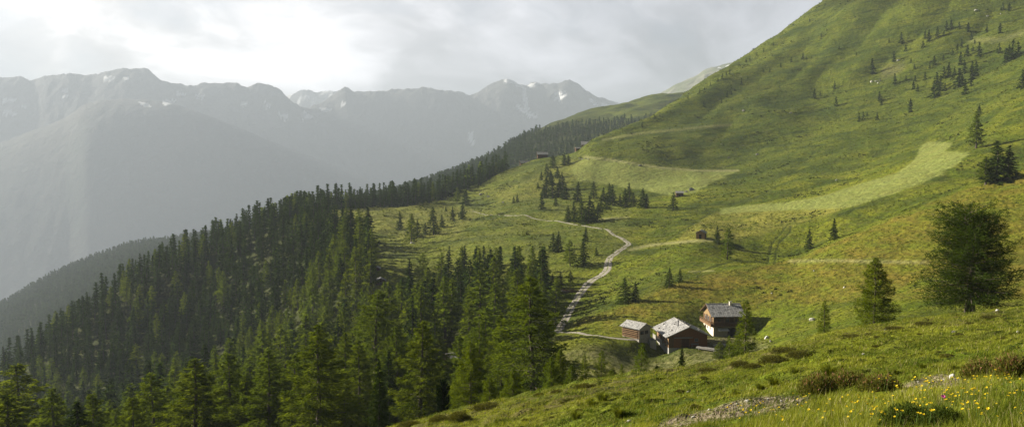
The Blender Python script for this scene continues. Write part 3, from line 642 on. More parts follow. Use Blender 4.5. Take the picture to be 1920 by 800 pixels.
for key, u, vt, Y, wf, lab in FRONT:
    tree_uY(key, u, vt, Y, wf=wf * (1.36 if key == 'near_larch' else 1.), label=lab, name='stone_pine' if 'pine' in lab else ('spruce_tree' if 'spruce' in lab else 'larch_tree'))

# --- single trees on the middle meadows (u, top, foot, kind, label)
v_ok = lambda v: v > 330
MEADOW = [
 (1868, 264, 342, 'mid_meadow', 'dark dense larch on the spur crest below the tall hill larch'), (1890, 272, 334, 'mid_meadow', 'dark larch leaning on the right side of its twin on the spur crest'),
 (1848, 292, 346, 'mid_larch', 'thin larch at the left edge of the dark pair on the spur crest'),
 (1830, 208, 278, 'mid_larch', 'tall slim larch with a bare trunk standing above the mown meadow'), (1836, 196, 216, 'hill_tree', 'small dark spruce peeping over the tall slim hill larch'),
 (1517, 428, 466, 'mid_meadow', 'left one of two spruces beside the curved wheel tracks'), (1564, 408, 449, 'mid_meadow', 'right one of two spruces beside the wheel tracks, spreading and wide'),
 (1345, 422, 456, 'mid_meadow', 'shorter conifer beside the lone log hut'), (1363, 426, 486, 'mid_larch', 'taller larch standing right of the lone log hut'),
 (1255, 500, 538, 'mid_meadow', 'dark young larch on the fold above the big chalet'), (1275, 502, 528, 'mid_meadow', 'small larch at the right of the pair above the big chalet'),
 (1172, 518, 568, 'mid_meadow', 'left larch of the pair above the log barn'), (1191, 526, 564, 'mid_meadow', 'right larch of the pair above the log barn'),
 (1098, 424, 452, 'mid_spruce', 'dark spruce close beside the upper lane'), (1094, 446, 494, 'mid_spruce', 'broad dark spruce inside the bend of the lane'),
 (1069, 448, 498, 'mid_larch', 'tall larch left of the broad spruce inside the lane bend'), (1046, 432, 472, 'mid_spruce', 'right spruce of the close pair on the open middle meadow'),
 (1037, 436, 472, 'mid_spruce', 'left spruce of the close pair on the open middle meadow'), (1118, 462, 478, 'mid_meadow', 'tiny round conifer near the sharp lane bend'), (1036, 512, 540, 'mid_spruce', 'dark spruce at the left end of the row behind the brushwood heap'), (1050, 508, 540, 'mid_spruce', 'dark spruce in the row behind the brushwood heap, next to the left one'), (1022, 506, 542, 'mid_larch', 'larch at the wood edge left of the spruces by the brushwood heap'), (1005, 500, 545, 'mid_spruce', 'tall spruce at the wood edge above the open grass by the lane'),
 (1012, 466, 482, 'mid_meadow', 'tiny thin spruce alone on the middle meadow'), (1070, 506, 536, 'mid_larch', 'small light larch beside the debris heap'),
 (1016, 362, 393, 'mid_spruce', 'rounded spruce at the foot of the spruce column on the upper meadow'), (1042, 366, 385, 'mid_meadow', 'stubby spruce just right of the rounded spruce'),
 (1009, 340, 353, 'mid_meadow', 'tiny spruce left of the spruce column on the upper meadow'), (970, 363, 379, 'mid_meadow', 'right bush-like spruce of a tiny pair on the grazed meadow'), (963, 367, 381, 'mid_meadow', 'left bush-like spruce of a tiny pair on the grazed meadow'),
 (750, 396, 430, 'mid_spruce', 'leftmost lone spruce on the golden meadow'), (771, 399, 456, 'mid_larch', 'tall pale-trunked larch beside the small stone heap'), (783, 410, 444, 'mid_spruce', 'spruce hiding behind the larch by the stone heap'),
 (797, 416, 440, 'mid_spruce', 'small spruce left of the tallest golden meadow spruce'), (813, 387, 440, 'mid_spruce', 'tallest spruce on the golden meadow'), (829, 401, 426, 'mid_spruce', 'small slim spruce right of the tallest golden meadow spruce'),
 (849, 386, 415, 'mid_spruce', 'narrow spruce by the upper end of the lane'), (866, 378, 411, 'mid_spruce', 'full spruce at the upper end of the lane'), (857, 350, 380, 'mid_larch', 'light larch behind the narrow spruce by the lane end'),
 (873, 352, 384, 'mid_spruce', 'dark spruce behind the full spruce by the lane end'), (836, 385, 396, 'mid_meadow', 'small bushy conifer before the lane end spruces'),
 (657, 386, 470, 'mid_spruce', 'broad dark spruce at the top corner of the wood'), (690, 387, 474, 'mid_spruce', 'ragged dark spruce standing right of the broad corner spruce'), (642, 392, 462, 'mid_spruce', 'spruce partly hidden left of the broad corner spruce'),
 (615, 366, 412, 'mid_spruce', 'lone dark spruce before the crest line of the wood'),
 (1263, 359, 394, 'mid_spruce', 'rounded spruce beside the small hut under the rock outcrop'),
]
for u, vt, vb, key, lab in MEADOW:
    tree_uv(key, u, vt, vb, label=lab, wf=1.75 if key == 'mid_spruce' else (1.9 if u > 1840 and v_ok(vb) else 1.3))
COLUMN = [(1037, 288, 313), (1058, 286, 308), (1066, 288, 306), (1027, 306, 330), (1033, 318, 345), (1024, 330, 366), (1036, 330, 370), (1047, 335, 368), (1055, 322, 355), (1062, 345, 372), (1045, 312, 332), (1015, 320, 336), (1020, 345, 370), (1056, 350, 372)]
for k, (u, vt, vb) in enumerate(sorted(COLUMN)):
    tree_uv('mid_spruce', u, vt, vb + 2, wf=1.9, label=f'{ORD[k]} spruce from the left in the steep spruce column below the upper huts', group='spruce column below the upper huts')
ROW = [(1082, 340, 378), (1090, 372, 416), (1076, 378, 415), (1104, 366, 417), (1120, 380, 416), (1098, 386, 420), (1065, 385, 415), (1113, 340, 371), (1132, 350, 376), (1142, 343, 376), (1149, 345, 384), (1163, 362, 386), (1180, 342, 377),
       (1172, 352, 388), (1187, 360, 386), (1205, 352, 388), (1212, 362, 388), (1126, 366, 398), (1111, 378, 414), (1138, 362, 392)]
for k, (u, vt, vb) in enumerate(sorted(ROW)):
    tree_uv('mid_spruce' if k % 3 else 'mid_meadow', u, vt, vb + 1, wf=1.8 if k % 3 else 1.4, label=f'{ORD[k]} spruce from the left in the grove under the upper mown meadow', group='grove under the upper mown meadow')
SKYL = [(1518, 34, 40), (1450, 78, 84), (1432, 90, 96), (1419, 98, 104), (1406, 105, 113), (1399, 108, 116), (1368, 129, 138), (1362, 134, 141), (1354, 138, 148), (1346, 144, 152), (1332, 154, 160), (1321, 162, 168), (1312, 166, 174), (1290, 178, 184), (1227, 214, 222), (1204, 228, 238)]
for k, (u, vt, vb) in enumerate(sorted(SKYL)):
    tree_uv('hill_tree', u, vt, vb + 1, whole=False, label=f'{ORD[k]} tiny spruce from the left along the skyline of the steep slope', group='tiny spruces on the skyline')
SPARSE = [(1527, 167, 185), (1538, 171, 180), (1565, 152, 167), (1568, 181, 199), (1636, 110, 138), (1611, 212, 228), (1618, 210, 225), (1626, 209, 218), (1484, 107, 117), (1505, 99, 112), (1512, 104, 111), (1540, 62, 70), (1573, 85, 93),
          (1464, 118, 127), (1443, 127, 136), (1432, 129, 136), (1390, 147, 159), (1371, 160, 168), (1363, 170, 182), (1372, 170, 178), (1353, 184, 193), (1462, 160, 165), (1606, 98, 104), (1402, 143, 148), (1649, 171, 189), (1653, 180, 197), (1645, 210, 225), (1707, 185, 211),
          (1320, 190, 200), (1550, 53, 58), (1378, 165, 171)]
SPARSE.sort()
for k, (u, vt, vb) in enumerate(SPARSE):
    side = 'lower' if vb > 150 else 'upper'; row = [s for s in SPARSE if (s[2] > 150) == (vb > 150)]; j = row.index((u, vt, vb))
    tree_uv('hill_tree', u, vt, vb, whole=False, wf=1.1, label=f'{ORD[j]} spruce from the left, scattered on the open {side} face of the steep slope', group='scattered spruces on the steep slope')
TOP = [(1689, 61, 82), (1667, 72, 80), (1676, 96, 116), (1698, 84, 97), (1730, 76, 90), (1742, 56, 78), (1735, 58, 73), (1758, 50, 70), (1775, 39, 58), (1784, 37, 54), (1770, 57, 68), (1799, 41, 55), (1815, 42, 60), (1850, 46, 61), (1875, 43, 63), (1880, 6, 20), (1893, 5, 21),
       (1821, 61, 75), (1828, 73, 82), (1803, 74, 90), (1795, 82, 95), (1786, 92, 104)]
MIDC = [(1752, 105, 122), (1743, 118, 128), (1769, 103, 112), (1708, 109, 118), (1715, 120, 130), (1699, 141, 151), (1678, 138, 157), (1735, 135, 150), (1716, 141, 153), (1713, 150, 168), (1720, 158, 172)]
CLUMP = [(1769, 126, 148), (1779, 118, 144), (1790, 126, 142), (1755, 138, 168), (1752, 153, 184), (1763, 144, 171), (1771, 156, 171), (1797, 130, 165), (1808, 114, 138), (1823, 118, 150), (1830, 117, 144), (1810, 150, 177), (1821, 144, 162), (1801, 99, 122), (1813, 85, 106), (1836, 81, 106), (1824, 85, 96), (1803, 140, 160), (1760, 160, 178), (1786, 136, 150)]
EDGE = [(1873, 81, 100), (1900, 75, 111), (1886, 90, 118), (1908, 78, 104), (1916, 132, 166), (1893, 84, 112)]
def clump(lst, text, group, grow=1.0):
    for k, (u, vt, vb) in enumerate(sorted(lst)):
        o = ORD[k] if k < len(ORD) else 'last'
        tree_uv('hill_tree', u, vt, vb, grow, whole=False, wf=1.15, label=f'{o} spruce from the left {text}', group=group)
clump(TOP[:11], 'in the row crossing the upper slope below its brow', 'spruce row on the upper slope'); clump(TOP[11:], 'in the loose group at the top corner of the slope', 'spruces at the top corner of the slope')
clump(MIDC, 'among the small ones beside the dense clump on the slope', 'small spruces beside the dense clump'); clump(CLUMP, 'in the dense clump high on the slope', 'dense spruce clump on the slope', 1.05); clump(EDGE, 'in the dark group at the far end of the slope', 'dark spruces at the end of the slope')

# --- the woods: sample feet, rank by how much of each tree shows, individuals first, the rest as one mass
def wood_points(n, ymin, ymax, amin, amax, inside, spacing, seed):
    r = np.random.default_rng(seed); y = np.sqrt(r.uniform(ymin ** 2, ymax ** 2, n)); a = r.uniform(amin, amax, n); x = a * y
    z = land.h(x, y); u, v = project(x, y, z); m = inside(u, v, x, y, z); x, y, z, u, v = x[m], y[m], z[m], u[m], v[m]
    cell = {}; keep = []
    for i in range(len(x)):
        c = (int(x[i] // spacing), int(y[i] // spacing)); ok = True
        for dx in (-1, 0, 1):
            for dy in (-1, 0, 1):
                for j in cell.get((c[0] + dx, c[1] + dy), ()):
                    if (x[i] - x[j]) ** 2 + (y[i] - y[j]) ** 2 < spacing ** 2: ok = False
        if ok: cell.setdefault(c, []).append(i); keep.append(i)
    return x[keep], y[keep], z[keep], u[keep], v[keep]
MEAD = [(705, 400), (560, 400), (700, 386), (950, 330), (1200, 230), (2300, -500), (2300, 1100), (1070, 740), (1040, 620), (1010, 560), (970, 500), (880, 468), (770, 468), (742, 500), (715, 508), (690, 500), (700, 470)]
UB = np.array([-900, 300, 560, 640, 690, 705, 745, 770, 880, 960, 1010, 1060, 1100]); YB = np.array([999, 999, 570, 455, 380, 296, 294, 318, 330, 318, 285, 205, 100])
def in_wood(u, v, x, y, z):
    lim = np.interp(u, UB, YB) + 10 * perlin(x / 25, y / 25)
    cr = np.interp(u, [-900, 0, 100, 200, 400, 600, 700], [480, 500, 512, 522, 565, 605, 615])
    ok = (y < lim) & (y < cr) & (y > 118) & (u < 1085)
    ok &= ~((u > 940) & (y < 215))
    ok &= (y > 235) | (perlin(x / 4.1, y / 4.1) > -.12)
    ok &= ~((u > 815) & (u < 880) & (y > 150) & (y < 215) & (perlin(x / 9, y / 9) < .45))      # clearing round the hut
    ok &= ~((u > 660) & (u < 760) & (y > 150) & (y < 190) & (perlin(x / 9, y / 9) > .1))
    ok &= ~(((u - 385) / 60) ** 2 + ((y - 345) / 30) ** 2 < 1)
    return ok
wx, wy, wz, wu, wv_ = wood_points(26000, 118, 620, -.78, .12, in_wood, 6.0, 5)
# crest belt between 545 and 950 px, behind the golden meadow
def in_belt(u, v, x, y, z):
    c = np.interp(u, [530, 600, 700, 800, 900, 960], [560, 590, 600, 642, 676, 700]); return (u > 530) & (u < 950) & (y > c - 34 * np.interp(u, [530, 700, 760, 930], [1, .35, 1.1, .5])) & (y < c + 60)
bx, by, bz, bu, bv = wood_points(26000, 500, 780, -.32, .02, in_belt, 5.6, 8)
fx = np.concatenate([wx, bx]); fy = np.concatenate([wy, by]); fz_ = np.concatenate([wz, bz]); fu = np.concatenate([wu, bu]); fv = np.concatenate([wv_, bv]); isb = np.arange(len(fx)) >= len(wx)
lz = fbm(fx / 60, fy / 60, 2)
plarch = np.where(isb, .15, np.where((fy < 235), .92, np.where((fu > 430) & (fy < 360) & (fu < 760), .85, np.where(fu > 700, .45, .14)))) + .25 * lz
larch = rng.random(len(fx)) < plarch
hh = rng.uniform(11, 17.5, len(fx)) * np.where(larch, 1, 1.03) * np.where(isb, 1.02, 1); hh *= np.interp(fy, [118, 200, 330], [.95, 1.05, 1.1]); hh *= np.where(rng.random(len(fx)) < .2, .72, 1)
# nothing may poke above the tops that the photograph shows
cap_u = [-300, 0, 60, 130, 200, 300, 400, 500, 560, 640, 740, 800, 900, 1000, 1060]; cap_front = [730, 722, 712, 700, 690, 665, 640, 610, 560, 500, 500, 500, 500, 540, 640]
capv = np.where(fy < 215, np.interp(fu, cap_u, cap_front), np.where((fy < 340) & (fu > 720), 460, 0))
e_cap = (330 - capv) / F * 1.0; hmax = e_cap * fy - fz_; keep = (capv == 0) | (hmax > 7); hh = np.where(capv == 0, hh, np.minimum(hh, np.maximum(hmax, 7)))
fx, fy, fz_, fu, fv, isb, larch, hh = (q[keep] for q in (fx, fy, fz_, fu, fv, isb, larch, hh))
# coarse visibility count, front to back
mask = np.zeros((400, 1100), bool); sx, sy = 1100 / 1960, .5
el_run = np.maximum.accumulate(land.Z / land.Yg, axis=0)
def ridge_e(x, y):
    i = np.clip(((np.log(y) - land.ly[0]) / (land.ly[1] - land.ly[0])).astype(int) - 1, 0, len(land.ly) - 1); j = np.clip(((x / y - land.a[0]) / (land.a[1] - land.a[0])).astype(int), 0, len(land.a) - 1); return el_run[i, j]
items = []
for k in range(len(fx)): items.append((fy[k], fx[k], hh[k], 3.2 if larch[k] else 2.4, k))
for root, x, y, h in TREES: items.append((y, x, h, 3.0, -1))
items.sort(); seen = np.zeros(len(fx))
for y, x, h, wd, k in items:
    g = float(land.h(x, y)); e0 = max(g / y, float(ridge_e(np.array([x]), np.array([y]))[0])); u, vt = project(x, y, g + h); vb = 330 - e0 * F
    hw = wd * F / y * sx; r0 = max(0, int(vt * sy)); r1 = min(400, int(min(vb, 800) * sy)); c = (u + 20) * sx
    if r1 <= r0 or c + hw < 0 or c - hw > 1100: continue
    full = (g + h) / y * F; span = max(1, int((330 - g / y * F) * sy) - r0)
    for rr in range(r0, r1):
        w_ = hw * min(1, .12 + (rr - r0) / span); c0 = max(0, int(c - w_)); c1 = min(1100, int(c + w_) + 1)
        if c1 > c0:
            sl_ = mask[rr, c0:c1]
            if k >= 0: seen[k] += (~sl_).sum()
            sl_[:] = True
order = np.argsort(-seen); chosen = {True: 0, False: 0}; ind = []
n_named = {True: sum('larch' in r.name for r, *_ in TREES), False: sum('spruce' in r.name for r, *_ in TREES)}
for k in order:
    L = bool(larch[k])
    if seen[k] > 3 and chosen[L] + n_named[L] < 296: chosen[L] += 1; ind.append(k)
ind = set(ind)
def wood_label(k):
    u, y, L = fu[k], fy[k], larch[k]
    if isb[k]: return ('larch' if L else 'dark spruce') + (' in the crest row behind the golden meadow, near the pale huts' if u > 780 else ' in the crest row behind the golden meadow, valley end'), 'trees of the crest row'
    if y < 235 and u > 720: return ('feathery larch' if L else 'dark spruce') + ' of the near wood around the half hidden hut', 'near wood around the hidden hut'
    if y < 235: return ('yellow-green larch' if L else 'dark spruce') + ' of the near wood in the bottom corner, below the shaded slope', 'near wood below the shaded slope'
    if u > 700: return ('tall larch' if L else 'tall dark spruce') + ' of the middle wood, at the edge of the lane meadow', 'middle wood by the lane meadow'
    if u > 430 and y < 380: return ('sunlit pale larch' if L else 'dark spruce') + ' of the bright belt across the wood below the meadow huts', 'bright belt of the wood'
    if y > 440: return ('light larch' if L else 'dark spruce') + ' high on the shaded forest slope near its crest', 'shaded forest slope near the crest'
    return ('grey-green larch' if L else 'dark spruce') + ' in the shaded hollow of the forest slope', 'shaded hollow of the forest slope'
rest = []
for k in range(len(fx)):
    if k in ind:
        lab, grp = wood_label(k); L = bool(larch[k])
        near = fy[k] < 165
        key = ('near_larch' if L else 'near_spruce') if near else ('mid_larch' if L else 'mid_spruce')
        tree(key, fx[k], fy[k], hh[k], wf=rng.uniform(.9, 1.2) * ((1.25 if fy[k] < 240 else 1.05) if L else (1. if near else 1.3)), label=lab, group=grp)
    elif seen[k] > 0 or fy[k] < 430 or rng.random() < .8: rest.append(k)
print('wood', len(fx), 'individuals', len(ind), chosen, 'rest', len(rest))
def mass(name, label, key_of, xs, ys, hs, keys, tones=None, wfs=None):
    """one stuff mesh of many small conifers; each keeps its own turn, size and tone"""
    C, Fq, cnt, mi, ti, to = [], [], [], [], [], []; base = 0
    mats = [BARK_S, LEAF_S, LEAF_L]; r = np.random.default_rng(3)
    for i in range(len(xs)):
        L, H = PROTO[keys[i]]; wv, wq, lf, tint = L[int(r.integers(len(L)))][2]; s = hs[i] / H; th = r.uniform(0, 6.28); c, d = math.cos(th), math.sin(th)
        P = np.concatenate([wv, lf.reshape(-1, 3)]) * np.array([s, s, s]) * (np.array([1, 1, 1]) if wfs is None else np.array([wfs[i], wfs[i], 1]))
        P = np.stack([P[:, 0] * c - P[:, 1] * d + xs[i], P[:, 0] * d + P[:, 1] * c + ys[i], P[:, 2] + float(land.h(xs[i], ys[i])) - .3], -1)
        C.append(P); Fq.append(np.concatenate([wq.ravel(), np.arange(3 * len(lf)) + len(wv)]) + base); base += len(P)
        cnt.append(np.concatenate([np.full(len(wq), 4), np.full(len(lf), 3)])); mi.append(np.concatenate([np.zeros(len(wq), int), np.full(len(lf), 2 if 'larch' in keys[i] else 1)]))
        ti.append(np.concatenate([np.zeros(len(wv)), np.repeat(tint, 3)])); to.append(np.full(len(P), r.uniform(0, .7)))
    me = build_mesh(name, np.concatenate(C), np.concatenate(Fq), np.concatenate(cnt), mats, np.concatenate(mi), np.concatenate(ti)); attr(me, 'tone', np.concatenate(to))
    return tag(link(name, me), label, kind='stuff')
mass('forest', 'the mass of conifers filling the near forest between the single trees', None, fx[rest], fy[rest], hh[rest], ['low_larch' if larch[k] else 'low_spruce' for k in rest], wfs=[1.05 if larch[k] else 1.35 for k in rest])
# far wood on the second slope
def in_far(u, v, x, y, z):
    crest = np.interp(u, [-400, 0, 400, 740, 960, 1005, 1260], [2050, 2050, 2000, 1510, 1510, 1560, 1900])
    top = np.where(u > 985, np.interp(u, [985, 1005, 1100, 1230, 1300], [250, 246, 232, 216, 190]) + 5 * perlin(x / 40, y / 40), 0)
    ok = (y < crest + 40) & (v > top) & (u > -260) & (u < 1320)
    glade = perlin(x / 90, y / 60) + .5 * perlin(x / 30, y / 30); return ok & ~((glade > .38) & (u > 700)) & ~((glade > .30) & (u > 985) & (v < 262))
qx, qy, qz, qu, qv = wood_points(150000, 900, 2120, -.84, .26, in_far, 7.0, 21)
e_r = ridge_e(qx, qy); k = (qz + 16) / qy > e_r - .001; qx, qy, qz, qu = qx[k], qy[k], qz[k], qu[k]
n_far = 11000
if len(qx) > n_far: s_ = rng.permutation(len(qx))[:n_far]; qx, qy, qz, qu = qx[s_], qy[s_], qz[s_], qu[s_]
print('far trees', len(qx))
mass('far_forest', 'distant conifer forest on the second slope and the bluish lower ridge', None, qx, qy, rng.uniform(9, 17, len(qx)) * np.where(qu > 985, .75, 1), ['far_tree'] * len(qx), wfs=[1.35] * len(qx))
# the sides of the far slope and below the crest, outside direct view, stay meadow
# ------------------------------------------------------------------ huts, chalets, lane and loose things
class MB:
    def __init__(self): self.v = []; self.f = []
    def box(self, x0, x1, y0, y1, z0, z1, M=None):
        b = len(self.v); P = [(x, y, z) for z in (z0, z1) for x, y in ((x0, y0), (x1, y0), (x1, y1), (x0, y1))]
        if M is not None: P = [tuple(M @ mathutils.Vector(p)) for p in P]
        self.v += P; self.f += [[b + i for i in q] for q in ((3, 2, 1, 0), (4, 5, 6, 7), (0, 1, 5, 4), (1, 2, 6, 5), (2, 3, 7, 6), (3, 0, 4, 7))]; return self
    def hexa(self, P):
        """8 corners: bottom ring then top ring"""
        b = len(self.v); self.v += [tuple(p) for p in P]; self.f += [[b + i for i in q] for q in ((3, 2, 1, 0), (4, 5, 6, 7), (0, 1, 5, 4), (1, 2, 6, 5), (2, 3, 7, 6), (3, 0, 4, 7))]; return self
    def poly(self, P): b = len(self.v); self.v += [tuple(p) for p in P]; self.f.append(list(range(b, b + len(P)))); return self
    def prism(self, P, d):
        """closed outline P pushed along d"""
        n = len(P); b = len(self.v); self.v += [tuple(p) for p in P] + [tuple(p[i] + d[i] for i in range(3)) for p in P]
        self.f.append(list(range(b, b + n))[::-1]); self.f.append(list(range(b + n, b + 2 * n)))
        for i in range(n): j = (i + 1) % n; self.f.append([b + i, b + j, b + n + j, b + n + i])
        return self
    def tube(self, P, r, sides=6):
        v, q = tube(P, r if hasattr(r, '__len__') else [r] * len(P), sides); b = len(self.v); self.v += [tuple(p) for p in v]; self.f += [[b + int(i) for i in k] for k in q]
        self.f.append([b + i for i in range(sides)][::-1]); self.f.append([b + len(v) - sides + i for i in range(sides)]); return self
    def obj(self, name, mat, parent=None, smooth=False, recalc=True):
        me = bpy.data.meshes.new(name); me.from_pydata(self.v, [], self.f); me.materials.append(mat)
        if recalc: b = bmesh.new(); b.from_mesh(me); bmesh.ops.recalc_face_normals(b, faces=b.faces); b.to_mesh(me); b.free()
        if smooth: me.polygons.foreach_set('use_smooth', np.ones(len(me.polygons), bool))
        return link(name, me, parent)
def empty(name, loc, rz=0, sc=1):
    o = bpy.data.objects.new(name, None); COL.objects.link(o); o.location = loc; o.rotation_euler = (0, 0, rz); o.scale = (sc, sc, sc); return o

def wood(name, c0, c1, log=0., axis='z', scale=3.5):
    t = NT(name); p = t.n('TexCoord').outputs['Object']; f = t.noise(t.map(p, (1, 1, 6) if log else (6, 6, .8)), 2.2, 5, .7)
    c = t.mix(t.ramp(f, [(.3, 0.), (.7, 1.)]), c0, c1); nn = t.bump(f, .4, .03)
    w = t.n('TexWave', wave_type='BANDS', bands_direction='Z' if log else 'X'); t.l(p, w.inputs[0]); w.inputs['Scale'].default_value = (1.15 if log else 1.6) * (scale / 3.5); w.inputs['Distortion'].default_value = .5
    g = t.ramp(w.outputs['Fac'], [(.0, .28 if log else .5), (.28, 1.)]); c = t.mix(1, c, g, 'MULTIPLY')
    return t.surf(c, .85, t.bump(w.outputs['Fac'], .9, .08, nn), .15)
W_LOG = wood('dark_logs', (.045, .026, .015), (.17, .095, .048), 1)
W_LOGL = wood('weathered_sunlit_logs', (.16, .10, .05), (.50, .32, .17), 1)
W_PLK = wood('brown_boards', (.13, .055, .022), (.38, .17, .065)); W_RED = wood('red_brown_boards', (.07, .032, .018), (.20, .090, .042)); W_PALE = wood('pale_boards', (.38, .25, .11), (.62, .44, .22))
W_GREY = wood('grey_boards', (.24, .225, .20), (.50, .48, .44)); W_BEAM = wood('beam_wood', (.10, .055, .028), (.26, .16, .085))
def shingles():
    t = NT('wood_shingles'); p = t.n('TexCoord').outputs['UV']; b = t.n('TexBrick'); t.l(p, b.inputs[0]); b.inputs['Scale'].default_value = 1
    b.inputs['Brick Width'].default_value = .30; b.inputs['Row Height'].default_value = .36; b.inputs['Mortar Size'].default_value = .035; b.inputs['Color1'].default_value = (.20, .20, .205, 1); b.inputs['Color2'].default_value = (.50, .50, .505, 1); b.inputs['Mortar'].default_value = (.035, .033, .032, 1); b.offset = .37
    f = t.noise(p, .9, 6, .75); c = t.mix(t.ramp(f, [(.32, .0), (.64, .8)]), b.outputs[0], (.60, .585, .56)); f2 = t.noise(p, 1.8, 4, .8); c = t.mix(1, c, t.ramp(f2, [(.34, .30), (.48, 1.)]), 'MULTIPLY')
    return t.surf(c, .85, t.bump(b.outputs['Fac'], .9, -.05, t.bump(f2, .7, .10)), .2)
SHING = shingles()
def plain(name, c, rough=.8, var=.25, scale=3., bump=.3):
    t = NT(name); f = t.noise(t.n('TexCoord').outputs['Object'], scale, 6, .65); a = tuple(x * (1 - var) for x in c); b = tuple(min(1, x * (1 + var)) for x in c)
    return t.surf(t.mix(t.ramp(f, [(.3, 0.), (.7, 1.)]), a, b), rough, t.bump(f, bump, .05), .2)
CONC = plain('concrete', (.34, .33, .31)); PLASTER = plain('lime_plaster', (.66, .60, .50), .9, .22, 1.6); STONE = plain('field_stone', (.30, .28, .25), .9, .45, 2.6, .9); DARK = plain('dark_interior', (.012, .010, .009)); METAL = plain('stove_pipe', (.06, .06, .065), .5)  # DARK: near-black colour standing in for the shade inside openings
WHITE_STONE = plain('pale_rock', (.55, .53, .49), .9, .35, 2.5, .9); GREY_STONE = plain('grey_rock', (.24, .23, .21), .9, .45, 2, .9); GLASS = plain('window_glass', (.03, .035, .04), .12, .1); TIN = plain('grey_sheet', (.42, .43, .44), .5, .3, 4)

def roof_plane(name, A, B, C_, D, th, mat, parent, n=34):
    """shingle slab: A,B along the ridge, C,D along the eave (A over D, B over C); stepped rows with ragged ends, real metre UVs"""
    A, B, C_, D = map(mathutils.Vector, (A, B, C_, D)); nrm = (B - A).cross(D - A).normalized()
    if nrm.z < 0: nrm = -nrm
    rows = max(4, int((D - A).length / .42)); cols = max(4, int((B - A).length / .55)); m = MB(); r = random.Random(int(A.x * 91 + C_.y * 37 + rows)); L = (B - A).length; S = (D - A).length; uv = []
    for i in range(rows):
        s0, s1 = i / rows, min(1, (i + 1.22) / rows)
        for j in range(cols):
            t0_, t1_ = j / cols + .004, (j + 1) / cols - .004; ex = r.uniform(-.03, .02) / 1; lift = .028 + r.uniform(0, .03)
            def P(s, t_, up): return (A.lerp(B, t_)).lerp(D.lerp(C_, t_), s) + nrm * up
            s1r = s1 + ex / S * 3
            lo = [P(s0, t0_, 0.0), P(s0, t1_, 0.0), P(s1r, t1_, lift), P(s1r, t0_, lift)]; hi = [P(s0, t0_, .03), P(s0, t1_, .03), P(s1r, t1_, lift + .03), P(s1r, t0_, lift + .03)]
            m.hexa([tuple(q) for q in lo] + [tuple(q) for q in hi])
            u0, u1, v0, v1 = t0_ * L, t1_ * L, s0 * S, s1 * S; c8 = [(u0, v0), (u1, v0), (u1, v1), (u0, v1)] * 2
            for q in ((3, 2, 1, 0), (4, 5, 6, 7), (0, 1, 5, 4), (1, 2, 6, 5), (2, 3, 7, 6), (3, 0, 4, 7)): uv += [c8[k] for k in q]
    # boarding under the shingles
    m.hexa([tuple(p - nrm * th) for p in (A, B, C_, D)] + [tuple(p - nrm * .004) for p in (A, B, C_, D)]); uv += [(.02, .02)] * 24
    o = m.obj(name, mat, parent, recalc=False); l = o.data.uv_layers.new(name='UVMap'); l.data.foreach_set('uv', np.array(uv, np.float32).ravel()); return o

